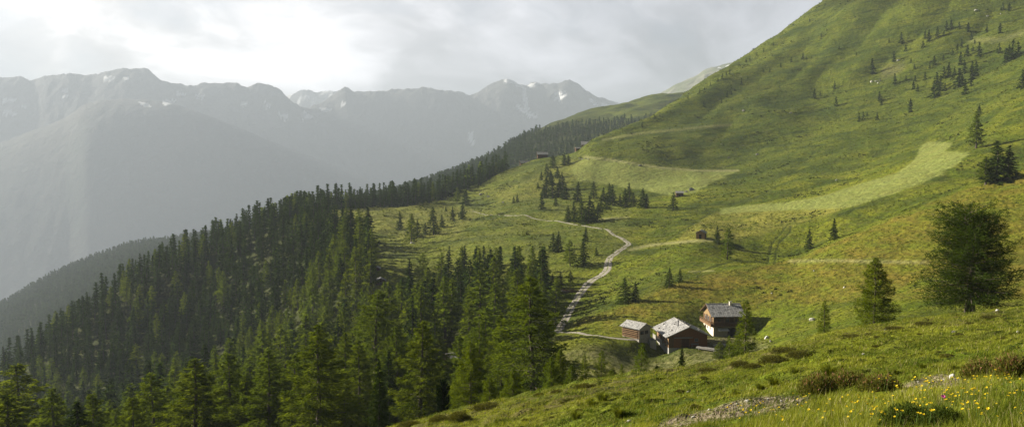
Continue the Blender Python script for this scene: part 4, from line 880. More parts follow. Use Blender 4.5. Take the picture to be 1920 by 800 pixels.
def gable_house(root, w, l, hw, rise, over, ridge_along='y', wall_mat=None, front_mat=None, base_h=0, base_mat=None, depth=2.5, roof_mat=None, th=.12, left_mat=None):
    """walls from x 0..w, y 0..l; the ridge runs along y (gable on the front) or along x"""
    roof_mat = roof_mat or SHING; t = .16
    if ridge_along == 'y':
        g = lambda y: [(0, y, base_h), (w, y, base_h), (w, y, hw), (w / 2, y, hw + rise), (0, y, hw)]
        MB().prism(g(0), (0, t, 0)).obj('front_wall', front_mat or wall_mat, root); MB().prism(g(l - t), (0, t, 0)).obj('wall', wall_mat, root)
        MB().box(0, t, t + .002, l - t - .002, base_h, hw).obj('wall', left_mat or wall_mat, root); MB().box(w - t, w, t + .002, l - t - .002, base_h, hw).obj('wall', wall_mat, root)
        k = rise / (w / 2); e = over * k; zr = hw + rise + .05
        rf = empty('roof', (0, 0, 0)); rf.parent = root
        roof_plane('roof_slope', (w / 2, -over, zr), (w / 2, l + over, zr), (-over, l + over, hw - e + .05), (-over, -over, hw - e + .05), th, roof_mat, rf)
        roof_plane('roof_slope', (w / 2, -over, zr), (w / 2, l + over, zr), (w + over, l + over, hw - e + .05), (w + over, -over, hw - e + .05), th, roof_mat, rf)
        MB().box(w / 2 - .12, w / 2 + .12, -over - .03, l + over + .03, zr + .03, zr + .10).obj('ridge_board', W_GREY, rf)
        for y in (-over - .05, l + over - .01):
            m = MB()
            for s in (-1, 1): xe = w / 2 + s * (w / 2 + over); m.prism([(w / 2, y, zr - .16), (xe, y, hw - e - .11), (xe, y, hw - e + .09), (w / 2, y, zr + .04)], (0, .05, 0))
            m.obj('verge_board', W_GREY, rf)
    else:
        g = lambda x: [(x, 0, base_h), (x, l, base_h), (x, l, hw), (x, l / 2, hw + rise), (x, 0, hw)]
        MB().prism(g(0), (t, 0, 0)).obj('side_wall', left_mat or wall_mat, root); MB().prism(g(w - t), (t, 0, 0)).obj('side_wall', wall_mat, root)
        MB().box(t + .002, w - t - .002, 0, t, base_h, hw).obj('front_wall', front_mat or wall_mat, root); MB().box(t + .002, w - t - .002, l - t, l, base_h, hw).obj('wall', wall_mat, root)
        k = rise / (l / 2); e = over * k; zr = hw + rise + .05
        rf = empty('roof', (0, 0, 0)); rf.parent = root
        roof_plane('roof_slope', (-over, l / 2, zr), (w + over, l / 2, zr), (w + over, -over, hw - e + .05), (-over, -over, hw - e + .05), th, roof_mat, rf)
        roof_plane('roof_slope', (-over, l / 2, zr), (w + over, l / 2, zr), (w + over, l + over, hw - e + .05), (-over, l + over, hw - e + .05), th, roof_mat, rf)
        MB().box(-over - .03, w + over + .03, l / 2 - .12, l / 2 + .12, zr + .03, zr + .10).obj('ridge_board', W_GREY, rf)
        for x in (-over - .05, w + over - .01):
            m = MB()
            for s in (-1, 1): ye = l / 2 + s * (l / 2 + over); m.prism([(x, l / 2, zr - .16), (x, ye, hw - e - .11), (x, ye, hw - e + .09), (x, l / 2, zr + .04)], (.05, 0, 0))
            m.obj('verge_board', W_BEAM, rf)
    if depth: MB().box(-.04, w + .04, -.04, l + .04, -depth, base_h - .003 if base_h else .0).obj('foundation', base_mat or STONE, root)
    return rf
def window(root, x, y, z, w, h, face, frame=W_GREY):
    """face: 'front' (-y) or 'left' (-x)"""
    m = MB(); g = MB(); b = .07
    def bx(M, a0, a1, c0, c1, o0, o1): M.box(a0, a1, y - o1, y - o0, c0, c1) if face == 'front' else M.box(x - o1, x - o0, a0, a1, c0, c1)
    a = x if face == 'front' else y
    bx(m, a, a + w, z - b, z, 0, .06); bx(m, a, a + w, z + h, z + h + b, 0, .06); bx(m, a - b, a, z - b, z + h + b, 0, .06); bx(m, a + w, a + w + b, z - b, z + h + b, 0, .06); bx(m, a + w / 2 - .02, a + w / 2 + .02, z, z + h, .012, .04)
    o = m.obj('window', frame, root); bx(g, a, a + w, z, z + h, 0, .01); g.obj('pane', GLASS, o); return o
def door(root, x, y, z, w, h, face='front', mat=DARK):
    m = MB(); (m.box(x, x + w, y - .03, y, z, z + h) if face == 'front' else m.box(x - .03, x, y, y + w, z, z + h)); o = m.obj('door', mat, root)
    f = MB(); b = .1
    if face == 'front': f.box(x - b, x, y - .06, y, z, z + h + b); f.box(x + w, x + w + b, y - .06, y, z, z + h + b); f.box(x, x + w, y - .06, y, z + h, z + h + b)
    else: f.box(x - .06, x, y - b, y, z, z + h + b); f.box(x - .06, x, y + w, y + w + b, z, z + h + b); f.box(x - .06, x, y, y + w, z + h, z + h + b)
    f.obj('door_frame', W_BEAM, o); return o

# --- big gabled chalet
x, y, z = at(1254, 668, 185.5); RZA = R(5)
ch = empty('chalet', (x, y, z), RZA); tag(ch, 'big low-gabled brown timber chalet on a concrete base, largest building below the lane', 'chalet')
Wd, Ln = 9.2, 10.6
gable_house(ch, Wd, Ln, 5.05, 2.0, 1.0, 'y', W_RED, W_PLK, 2.0, CONC, 1.5, left_mat=W_LOGL)  # left wall logs lightened in colour to look sunlit
MB().box(-.10, 1.2, -.035, -.045 + .04, 2.0, 5.3).obj('wall_panel', W_BEAM, ch)
for yy in (1.0, 4.2, 6.2): window(ch, 0, yy, 2.75, .7, .75, 'left')
door(ch, 0, 8.0, 2.6, .9, 1.5, 'left', DARK)
b = MB(); b.box(-.95, -.002, 2.6, Ln + .3, 2.35, 2.47); b.box(-.95, -.87, 2.6, Ln + .3, 3.25, 3.36); b.box(-.94, -.89, 2.6, Ln + .3, 2.95, 3.13); b.box(-.94, -.89, 2.6, Ln + .3, 2.62, 2.82)
bal = b.obj('balcony', W_GREY, ch); pb = MB()
for k in range(7): yy = 2.6 + k * (Ln - 2.3) / 6; pb.box(-.865, -.775, yy, yy + .09, 2.472, 3.25 if k not in (1, 4) else 4.55)
pb.obj('balcony_post', W_BEAM, bal)
MB().box(1.1, 5.6, -.75, -.002, 4.42, 4.50).obj('lean_to_shelf', W_GREY, ch)
door(ch, 3.1, -.0, 2.02, 1.6, 2.1, 'front', W_RED); window(ch, 6.2, -.0, 3.5, .7, .6, 'front')
MB().box(5.2, 7.0, -.62, -.20, 2.95, 3.02).box(5.3, 5.4, -.55, -.3, 2.1, 2.95).box(6.8, 6.9, -.55, -.3, 2.1, 2.95).obj('bench_shelf', W_GREY, ch)
MB().box(4.0, Wd + 3.2, -1.7, -.06, 1.2, 1.95).obj('terrace', CONC, ch)
cp = MB(); cp.tube([(3.2, 3.4, 6.3), (3.2, 3.4, 7.75)], .13, 10); cp.tube([(3.2, 3.4, 7.80), (3.2, 3.4, 7.9)], .2, 10); cp.obj('chimney_pipe', METAL, ch)
rs = random.Random(4)
m = MB()
for k in range(26):
    side = rs.random() < .55; s = rs.uniform(.12, .92); yy = rs.uniform(-.6, Ln + .6); xx = Wd / 2 + (-(Wd / 2 + .8) * s if not side else (Wd / 2 + .8) * s); zz = 7.15 - abs(xx - Wd / 2) * 2.0 / 4.6 + .1; a = rs.uniform(.12, .24)
    m.hexa([(xx - a, yy - a, zz - .06), (xx + a, yy - a * .8, zz - .06), (xx + a, yy + a, zz - .06), (xx - a * .9, yy + a, zz - .06), (xx - a * .7, yy - a * .6, zz + .12), (xx + a * .6, yy - a * .6, zz + .13), (xx + a * .7, yy + a * .6, zz + .1), (xx - a * .6, yy + a * .7, zz + .14)])
m.obj('roof_stones', GREY_STONE, ch)
# concrete box at the rear corner
x, y, z = at(1219, 659, 189.5); cb = empty('concrete_tank', (x, y, z), RZA)
m = MB(); hh_, ww_, ll_ = 2.7, 1.5, 3.0
m.box(0, ww_, 0, .15, -1, hh_); m.box(0, ww_, ll_ - .15, ll_, -1, hh_); m.box(0, .15, .152, ll_ - .152, -1, hh_); m.box(ww_ - .15, ww_, .152, ll_ - .152, -1, hh_)
m.obj('tank_wall', CONC, cb); MB().box(.155, ww_ - .155, .155, ll_ - .155, .5, hh_ - .5).obj('tank_filling', DARK, cb); tag(cb, 'open grey concrete tank at the rear corner of the big chalet', 'tank')

# --- log barn
x, y, z = at(1198, 635, 189.0); bn = empty('log_barn', (x, y, z), math.atan2(3.8, 5.0))
gable_house(bn, 3.9, 5.4, 2.55, .95, .55, 'y', W_LOG, W_GREY, .0, STONE, 2.0)
tag(bn, 'small dark log barn with shingle roof, left of the big chalet', 'barn')
for xx in (.55, 2.05): window(bn, xx, 0, 1.0, 1.0, .75, 'front', W_BEAM)
m = MB()
for k in range(10):
    zz = .12 + k * .25
    for yy in (-.18, 5.4): m.tube([(-.02, yy, zz), (-.02, yy + .2, zz)], .10, 7)
for k in range(6): m.tube([(-.28, .25, .1 + k * .42), (-.28, 5.2, .1 + k * .42)], .06 + .02 * (k % 2), 6)
m.obj('log_ends', W_LOGL, bn)

# --- tall chalet with stone ground floor
x, y, z = at(1337.5, 634, 199); RZB = R(4)
tb = empty('stone_chalet', (x, y, z - .1), RZB); tag(tb, 'tall chalet with pale plastered ground floor and dark wooden balcony', 'chalet')
w_, l_ = 7.4, 8.0; h1, h2 = 3.3, 6.0
m = MB(); m.box(.0, w_, .0, l_, -2.5, h1); m.obj('ground_floor', PLASTER, tb)
up = gable_house(tb, w_, l_, h2, 2.15, .75, 'x', W_LOG, W_LOG, h1 + .002, W_BEAM, 0, left_mat=W_PALE)
MB().box(-.02, -.0, .3, l_ - .3, h1 + .01, h1 + 1.9).obj('wall_panel', W_BEAM, tb)
MB().box(.25, w_ - 1.5, -.05, -.002, -.2, h1 - .25).obj('lower_boarding', W_GREY, tb)
door(tb, 3.7, -.055, -.2, 1.9, 2.9, 'front', DARK); door(tb, 0, 5.9, .3, 1.0, 2.1, 'left', DARK)
for yy in (2.3, 4.3): window(tb, 0, yy, 1.9, .5, .6, 'left')
for yy in (1.6, 3.6, 5.6): window(tb, -.02, yy, h1 + .8, .75, .9, 'left')
for xx in (1.0, 3.2, 5.2): window(tb, xx, 0, h1 + .9, .8, .8, 'front', W_BEAM)
m = MB(); m.box(-1.0, w_ + .1, -1.0, -.002, h1 - .12, h1); m.box(-1.0, -.002, 0.0, l_, h1 - .12, h1)
bal = m.obj('balcony', W_BEAM, tb); m = MB()
for k in range(8): xx = -1.0 + k * (w_ + 1.0) / 7; m.box(xx, xx + .09, -1.01, -.91, h1 + .002, h1 + 1.05)
for k in range(1, 8): yy = -1 + k * (l_ + .9) / 7; m.box(-.99, -.91, yy, yy + .09, h1 + .002, h1 + 1.05)
m.obj('balcony_post', W_LOG, bal)
for y0_, y1_, z0_, z1_ in ((-1.05, -1.013, .25, .50), (-1.05, -1.013, .62, .80), (-1.05, -.90, 1.055, 1.12), (-1.04, -1.003, -.10, .12)): MB().box(-1.03, w_ + .1, y0_, y1_, h1 + z0_, h1 + z1_).obj('railing', W_LOG, bal)
m = MB(); m.box(-1.05, -1.0, -1.0, l_, h1 - .10, h1 + .50); m.box(-1.05, -1.0, -1.0, l_, h1 + .62, h1 + .8); m.box(-1.05, -.9, -1.0, l_, h1 + 1.055, h1 + 1.12); m.obj('side_railing', W_BEAM, bal)
m = MB()
for xx in (-.95, 2.4, 5.0, w_ - .05): m.box(xx, xx + .13, -.90, -.78, h1 + .002, h2 - .2)
for yy in (2.6, 5.3): m.box(-.95, -.83, yy, yy + .12, h1 + .002, h2 - .1)
m.obj('balcony_post', W_BEAM, bal)
m = MB()
for k in range(9): m.box(.9 + k * .3, 1.18 + k * .3, 0, 1.5, 0, .04)
M_ = mathutils.Matrix.Translation((0, -1.5, 2.2)) @ mathutils.Matrix.Rotation(R(20), 4, 'X'); m.v = [tuple(M_ @ mathutils.Vector(p)) for p in m.v]; m.obj('door_canopy', TIN, tb)
chm = MB().box(5.2, 5.75, 3.2, 3.8, h2 + 1.2, h2 + 2.75).obj('chimney', PLASTER, up); MB().box(5.12, 5.83, 3.12, 3.88, h2 + 2.752, h2 + 2.84).obj('chimney_cap', STONE, chm)

# --- board stack and stone table by the chalets
def plank_stack(u, v, Y, rz, n, L, label):
    x, y, _ = at(u, v, Y); g = float(land.h(x, y)); _, _, zp = at(u, v, Y); r = random.Random(n); m = MB()
    for k in range(n):
        M = mathutils.Matrix.Translation((r.uniform(-.2, .2) + (k % 4) * .42, 0, .05 + .09 * (k // 4))) @ mathutils.Matrix.Rotation(r.uniform(-.05, .05), 4, 'Z'); m.box(-.17, .17, -L / 2, L / 2, 0, .07, M)
    m.box(-.4, 1.7, -L * .35, -L * .35 + .15, -.5, .045); m.box(-.4, 1.7, L * .35, L * .35 + .15, -.5, .045)
    o = m.obj('plank_stack', W_GREY); o.location = (x, y, max(g, zp)); o.rotation_euler = (0, 0, rz); tag(o, label, 'planks'); return o
plank_stack(1326, 655, 180.5, R(50), 14, 5.2, 'stack of grey weathered planks lying right of the big chalet'); plank_stack(1345, 647, 186, R(-35), 9, 4.0, 'smaller heap of grey boards in front of the tall chalet')

def small_hut(u, v, rz, w, l, h, rise, label, name='log_hut', ridge='y', over=.4, mat=W_LOG, front=None, left=None, roof=None, sc=1., base=0, base_mat=None, Y=None, op=True, zoff=0):
    if Y is None: x, y, z = land.hit(u, v)
    else: x, y, z = at(u, v, Y); z = float(land.h(x, y))
    o = empty(name, (x, y, z + zoff), R(rz), sc); gable_house(o, w, l, h, rise, over, ridge, mat, front or mat, base, base_mat, 1.6, left_mat=left, roof_mat=roof)
    if op: door(o, w * .35, 0, base + .02, w * .26, min(1.8, h * .72), 'front', DARK)
    return tag(o, label, 'hut' if 'hut' in name else 'barn')
o = small_hut(1305, 448, -22, 3.4, 4.2, 2.6, .9, 'lone log hut with light open front, between the mown strip and two conifers', mat=W_LOG, front=W_LOGL)
small_hut(705, 491, 12, 3.6, 4.0, 2.0, .9, 'right one of two small meadow huts at the edge of the wood, with white-edged roof', mat=W_LOG, Y=318); small_hut(697, 489, 8, 3.2, 3.6, 1.7, .8, 'left one of two small meadow huts, half hidden by the wood', mat=W_LOG, Y=330)
small_hut(846, 672, 30, 3.6, 4.6, 2.2, .9, 'hut with grey roof half hidden among the larches of the near wood', mat=W_LOG, Y=190, ridge='x')
small_hut(1268, 370, -5, 4.2, 3.6, 2.8, .9, 'dark little hut under the rock outcrop at the mown meadow', ridge='x', mat=W_LOG)
# upper farm
small_hut(1091, 272, -4, 12.5, 8, 4.0, 2.6, 'upper farmhouse with broad pale roof and white stone base at the brow of the slope', name='farmhouse', ridge='x', mat=W_RED, base=1.6, base_mat=PLASTER, over=.8, Y=706)['category'] = 'farmhouse'
small_hut(1008, 303, 3, 8.6, 6, 4.2, 2.0, 'dark open barn with grey roof on the knoll left of the spruce column', name='field_barn', ridge='x', mat=W_LOG, over=.5, Y=694)
small_hut(976, 311, 6, 8.0, 6, 2.2, 2.2, 'barn of which only a pale roof shows behind the knoll', name='field_barn', ridge='x', mat=W_LOG, over=.5, op=False, zoff=-.2, Y=700)
small_hut(1080, 283, 10, 4.0, 4.0, 2.8, 1.0, 'small brown shed below the upper farmhouse', name='log_hut', ridge='x', mat=W_LOG, Y=690)

# --- rocks: one lump mesh per shape, copied
def rock_mesh(name, seed, mat, n=3):
    bm = bmesh.new(); bmesh.ops.create_icosphere(bm, subdivisions=n, radius=1); r = np.random.default_rng(seed); c = [mathutils.Vector(r.normal(0, 1, 3)).normalized() for _ in range(9)]; d = r.uniform(.55, .92, 9)
    for v in bm.verts:
        for k in range(9):
            q = v.co.dot(c[k])
            if q > d[k]: v.co -= c[k] * (q - d[k]) * .9
        v.co *= 1 + .07 * mathutils.noise.noise(v.co * 2.5 + mathutils.Vector((seed, 0, 0)))
    me = bpy.data.meshes.new(name); bm.to_mesh(me); bm.free(); me.materials.append(mat); return me
RW = [rock_mesh('rock', s, WHITE_STONE) for s in (1, 2, 3)]; RG = [rock_mesh('rock', s, GREY_STONE) for s in (4, 5, 6)]
def rock(u, v, wpx, hpx, label, grey=False, group=None, ymin=3, k=None, rz=None):
    x, y, z = land.hit(u, v, ymin); s = .36 * wpx * y / F; o = link('boulder', (RG if grey else RW)[int(rng.integers(3)) if k is None else k]); o.location = (x, y, z + .1 * s); o.scale = (s, s * .8, hpx / wpx * s * 1.5); o.rotation_euler = (0, 0, rng.uniform(0, .8) if rz is None else rz)
    return tag(o, label, 'rock', group)
rock(1523, 600, 17, 9, 'white boulder behind the ridge, left of the thin small larch')
rock(1437, 634, 16, 9, 'white limestone block in the meadow right of the slender light larch'); rock(1445, 640, 8, 6, 'grey stone touching the white limestone block', True)
for u, v, w, h, lab in ((1634, 154, 8, 5, 'left white boulder of the bright boulder line on the steep slope'), (1643, 153, 9, 3, 'flat white boulder in the middle of the bright boulder line'), (1646, 156, 6, 3, 'low pale boulder under the flat white one on the steep slope'), (1650, 152, 6, 4, 'grey-white boulder at the right of the bright boulder line'),
                     (1684, 114, 9, 4, 'pale slab leaning among small spruces high on the slope'), (1830, 20, 12, 3, 'long pale slab on the upper meadow'), (1852, 31, 8, 3, 'short pale slab on the upper meadow near the far corner'), (1876, 27, 3, 4, 'upright pale stone on the upper meadow'),
                     (1200, 311, 10, 4, 'dark rock lying on the upper mown meadow'), (1296, 357, 18, 9, 'brown rock outcrop above the dark little hut'), (1287, 360, 8, 5, 'smaller stone left of the brown outcrop'),
                     (773, 456, 14, 4, 'pale stone heap at the foot of the golden meadow larch'), (902, 365, 12, 5, 'flat grey rock on the grazed meadow near the crest'), (916, 369, 9, 4, 'small grey rock right of the flat one on the grazed meadow'), (943, 380, 7, 4, 'small dark rock on the grazed meadow below the barns'),
                     (1420, 290, 9, 4, 'dark rock in the grass above the mown strip'), (1366, 296, 6, 4, 'left small dark rock above the mown strip'), (1526, 508, 5, 4, 'small white stone on the rust-coloured spur'), (1583, 539, 8, 4, 'flat white stone on the rust-coloured spur by the young larch'), (1447, 550, 7, 3, 'low white stone above the tall chalet'),
                     (1483, 212, 8, 3, 'grey slab on the lower steep slope'), (1394, 208, 8, 4, 'grey rock low on the steep slope near the path'), (1568, 338, 6, 4, 'light stone on the shaded band under the mown strip')):
    rock(u, v, w, h, lab, grey=('dark' in lab or 'grey' in lab or 'brown' in lab))
for k, (u, v, w, h) in enumerate([(1086, 297, 5, 3), (1092, 299, 6, 3), (1098, 298, 5, 3), (1103, 299, 5, 3), (1083, 276, 5, 4), (1078, 279, 5, 3)]): rock(u, v, w, h, f'{ORD[k]} stone of the rubble under the upper farm', True, 'rubble under the upper farm')
rock(1353, 654, 8, 5, 'pale rubble stone beside the boards in front of the tall chalet', ymin=110); rock(1359, 648, 6, 4, 'smaller pale rubble stone behind the one by the boards', ymin=110)
NEARROCK = [(1785, 707, 26, 12), (1772, 712, 12, 6), (1402, 752, 16, 7), (1382, 757, 10, 5), (1330, 768, 12, 5), (1440, 748, 9, 4), (1300, 782, 12, 6), (1465, 751, 8, 4), (1740, 722, 10, 5), (1722, 716, 8, 4), (1660, 618, 7, 4), (1619, 664, 9, 4), (1788, 623, 13, 6), (1870, 582, 12, 5), (1908, 622, 10, 5), (1895, 764, 12, 8), (1180, 790, 14, 8), (1290, 735, 8, 5)]
NRL = ['largest pale slab on the stony patch beside the right heath shrub', 'small slab left of the largest pale slab', 'broad pale stone on the long stony patch', 'small pale stone left of the broad one on the long stony patch', 'pale stone in the middle of the long stony patch', 'small stone at the upper edge of the long stony patch',
       'stone at the lower end of the long stony patch', 'last small stone at the right tip of the long stony patch', 'pale stone at the lower edge of the short stony patch', 'small stone at the left tip of the short stony patch', 'little white stone at the foot of the broad young larch', 'small white stone in the turf below the broad young larch',
       'dark-edged stone in the turf under the big spreading larch', 'pale stone right of the big spreading larch on the ridge line', 'pale stone in the turf near the frame edge under the big larch', 'pinkish white stone among the yellow flowers', 'white stone in the grass at the bottom of the ridge meadow', 'small pale stone in the turf above the long stony patch']
for (u, v, w, h), lab in zip(NEARROCK, NRL): rock(u, v, w, h, lab, grey='dark' in lab)

# debris heap beside the lane
x, y, z = land.hit(1066, 548); dh_ = empty('brushwood_heap', (x, y, z)); r = random.Random(8); m = MB()
for k in range(150):
    c = mathutils.Vector((r.gauss(.3, 2.0), r.gauss(0, .9), 0)); c.z = max(0, .95 * (1 - (c.x / 5) ** 2)) * r.random(); d = mathutils.Vector((r.gauss(0, 1), r.gauss(0, .5), r.gauss(0, .25))).normalized() * r.uniform(.5, 1.3); m.tube([tuple(c - d), tuple(c + d)], r.uniform(.03, .08), 5)
m.obj('branches', W_LOG, dh_); m = MB()
for k in range(7): c = mathutils.Vector((-3.4 + k * .5, -.6 + r.uniform(-.4, .4), .9 - k * .07)); d = mathutils.Vector((1.1, -.35 + r.uniform(-.3, .3), -.3)); m.tube([tuple(c - d), tuple(c + d)], .09, 6)
m.obj('pale_logs', W_GREY, dh_); tag(dh_, 'brown brushwood heap with pale logs beside the lane', 'heap')

# --- lane and footpaths: ribbons following the land
def ribbon(name, pts, label, mat, wfun, lift=.09, ymin=60):
    P = np.array([land.hit(u, v, ymin)[:2] for u, v in pts]); s = np.concatenate([[0], np.cumsum(np.hypot(*np.diff(P, axis=0).T))]); q = np.arange(0, s[-1], .7)
    for _ in range(1): px, py = pchip(s, P[:, 0], q), pchip(s, P[:, 1], q)
    for _ in range(3):
        px[1:-1] = (px[:-2] + 2 * px[1:-1] + px[2:]) / 4; py[1:-1] = (py[:-2] + 2 * py[1:-1] + py[2:]) / 4
    tx, ty = np.gradient(px), np.gradient(py); n = np.hypot(tx, ty) + 1e-9; nx, ny = -ty / n, tx / n; K = 13; off = np.linspace(-1, 1, K); w = wfun(q / s[-1]) / 2 * (1 + .10 * perlin(q / 3, q * 0 + 3.3))
    gxx = px[:, None] + nx[:, None] * off * w[:, None]; gyy = py[:, None] + ny[:, None] * off * w[:, None]; gz = land.h(gxx, gyy) + lift * (1 - np.abs(off) ** 4)[None] - .03
    idx = np.arange(len(q) * K).reshape(len(q), K); f = np.stack([idx[:-1, :-1], idx[:-1, 1:], idx[1:, 1:], idx[1:, :-1]], -1).reshape(-1, 4)
    me = build_mesh(name, np.stack([gxx, gyy, gz], -1).reshape(-1, 3), f.ravel(), [4] * len(f), [mat], smooth=True); attr(me, 'across', np.tile(np.abs(off), len(q))); me.update(); return tag(link(name, me), label, kind='structure')
def lane_mat(name, grassy):
    t = NT(name); p = t.pos(); n_ = t.noise(p, 1.2, 5, .7); c = t.mix(n_, (.17, .155, .125), (.40, .365, .31)); a = t.attr('across'); jit = t.math('MULTIPLY_ADD', t.noise(p, .9, 5, .75), .5); jit.node.inputs[2].default_value = -.24; a = t.math('ADD', a, jit)
    mid = t.ramp(a, [(.08, grassy), (.24, 0.), (.80, 0.), (.97, 1.)]); c = t.mix(mid, c, (.13, .145, .030)); return t.surf(c, .95, t.bump(n_, .5, .1), .1)
LANE = lane_mat('gravel_lane', .75); PATH = lane_mat('trodden_path', .15)
LN = [(1040, 624), (1048, 618), (1060, 598), (1070, 578), (1084, 556), (1096, 540), (1112, 524), (1130, 514), (1138, 506), (1140, 494), (1143, 484), (1156, 474), (1170, 464), (1179, 457), (1170, 449), (1148, 438), (1126, 429), (1100, 424), (1060, 417), (1000, 409), (940, 404), (900, 400), (860, 397)]
ribbon('lane', LN, 'pale gravel lane with a grassy middle winding up the meadow', LANE, lambda s: np.interp(s, [0, .12, .22, .3, .42, 1], [2.5, 2.8, 3.7, 2.7, 1.8, .7]))
ribbon('footpath', [(1024, 622), (1060, 623), (1100, 627), (1140, 632), (1180, 636), (1222, 637)], 'narrow path from the lane to the chalets', PATH, lambda s: 1.7 + 0 * s)
# ------------------------------------------------------------------ dwarf shrubs, tufts, grass and flowers of the near ridge
def spray_mesh(name, seed, n, rx, ry, rz_, ls, mats, frac=(.8, 1.), up=.5, flat=.35, shell=.45, lw=.45, twigs=40, flower=None):
    r = np.random.default_rng(seed); d = r.normal(0, 1, (n, 3)); d[:, 2] = np.abs(d[:, 2]); d /= np.linalg.norm(d, axis=1)[:, None]
    lump = 1 + .22 * perlin(d[:, 0] * 2.2 + seed, d[:, 1] * 2.2) + .3 * perlin(d[:, 0] * 5 + d[:, 2] * 3, d[:, 1] * 5 + seed)
    rad = (1 - shell * r.random(n) ** 1.6) * lump; c = d * rad[:, None] * np.array([rx, ry, rz_]); dirv = d + r.normal(0, .6, (n, 3)) + np.array([0, 0, up]); dirv /= np.linalg.norm(dirv, axis=1)[:, None]
    e = r.normal(0, 1, (n, 3)); e -= (e * dirv).sum(1)[:, None] * dirv; e /= np.linalg.norm(e, axis=1)[:, None]; l = ls * r.uniform(.6, 1.4, n)[:, None]; w = l * lw
    T = np.stack([c + e * w * .5, c - e * w * .5, c + dirv * l], 1).reshape(-1, 3); co = [T]; f = [np.arange(3 * n)]; cnt = [np.full(n, 3)]; mi = [np.zeros(n, int)]; base = 3 * n
    if flower:
        fm = (r.random(n) < flower) & (d[:, 2] > .15) & (rad > .75); k = fm.sum(); mi[0][fm] = 2
    for _ in range(twigs):
        a = r.uniform(0, 6.28); q = np.array([math.cos(a), math.sin(a), r.uniform(.3, 1.3)]); q /= np.linalg.norm(q); v, qd = tube(np.stack([q * 0, q * np.array([rx, ry, rz_]) * .6, q * np.array([rx, ry, rz_]) * r.uniform(.8, 1.05)]), [.012, .008, .003], 3); co.append(v); f.append((qd + base).ravel()); cnt.append(np.full(len(qd), 4)); mi.append(np.ones(len(qd), int)); base += len(v)
    return build_mesh(name, np.concatenate(co), np.concatenate(f), np.concatenate(cnt), mats, np.concatenate(mi), np.clip(np.concatenate([np.repeat(np.clip(r.normal(.5, .22, n), 0, 1), 3), np.zeros(base - 3 * n)]), 0, 1))
def foliage(name, c0, c1, trans=.25):
    t = NT(name); return t.leaf(t.mix(t.attr('tint'), c0, c1), trans)
F_HEATH = foliage('heath_leaves', (.040, .050, .014), (.15, .14, .035)); F_ROSE = foliage('alpenrose_leaves', (.045, .065, .014), (.21, .20, .045)); F_GREEN = foliage('dark_bush_leaves', (.020, .040, .010), (.095, .125, .022)); F_RUSTY = foliage('pink_brown_flowers', (.20, .08, .06), (.38, .18, .13), .2); TWIG = plain('shrub_twigs', (.13, .10, .075))
GRASSM = foliage('grass_blades', (.050, .082, .010), (.27, .285, .040), .35); DRYM = foliage('dry_grass', (.22, .19, .08), (.48, .42, .22), .3)
S_HEATH = [spray_mesh('heath_shrub', s, 4200, 1, .8, .42, .07, [F_HEATH, TWIG], flower=None) for s in (1, 2, 3)]
S_ROSE = [spray_mesh('alpenrose_shrub', s, 5200, 1, .75, .55, .075, [F_ROSE, TWIG, F_RUSTY], flower=.10, twigs=90, shell=.6) for s in (11, 12)]
S_GREEN = [spray_mesh('dwarf_shrub', s, 5200, 1, .8, .5, .06, [F_GREEN, TWIG], twigs=60) for s in (21, 22)]
def shrub(pool, u, v, wpx, hpx, label, name, group=None, ymin=3, Y=None):
    if Y: x, y, _ = at(u, v, Y); z = float(land.h(x, y))
    else: x, y, z = land.hit(u, v, ymin)
    o = link(name, pool[int(rng.integers(len(pool)))]); s = wpx / 2 * y / F; o.location = (x, y, z - .05 * s); o.scale = (s, s, hpx / wpx * s * 3.0); o.rotation_euler = (0, 0, rng.uniform(-.5, .5)); return tag(o, label, 'shrub', group)
shrub(S_ROSE, 1535, 738, 76, 46, 'alpenrose shrub with pink-brown blossoms, left half of the broad clump by the stony patch', 'alpenrose_shrub'); shrub(S_ROSE, 1590, 728, 80, 42, 'middle alpenrose shrub of the broad clump, with yellow-green tips', 'alpenrose_shrub')
shrub(S_ROSE, 1650, 730, 84, 34, 'low twiggy alpenrose shrub trailing at the right of the broad clump', 'alpenrose_shrub'); shrub(S_ROSE, 1840, 706, 78, 40, 'olive shrub left of the taller one beyond the short stony patch', 'alpenrose_shrub'); shrub(S_ROSE, 1900, 702, 84, 48, 'taller olive shrub beyond the short stony patch, near the meadow edge', 'alpenrose_shrub')
shrub(S_GREEN, 1700, 800, 104, 62, 'dark low shrub with bright tips among the yellow flowers', 'dwarf_shrub'); shrub(S_GREEN, 1765, 796, 84, 48, 'darker flat shrub right of the bright-tipped one among the flowers', 'dwarf_shrub')
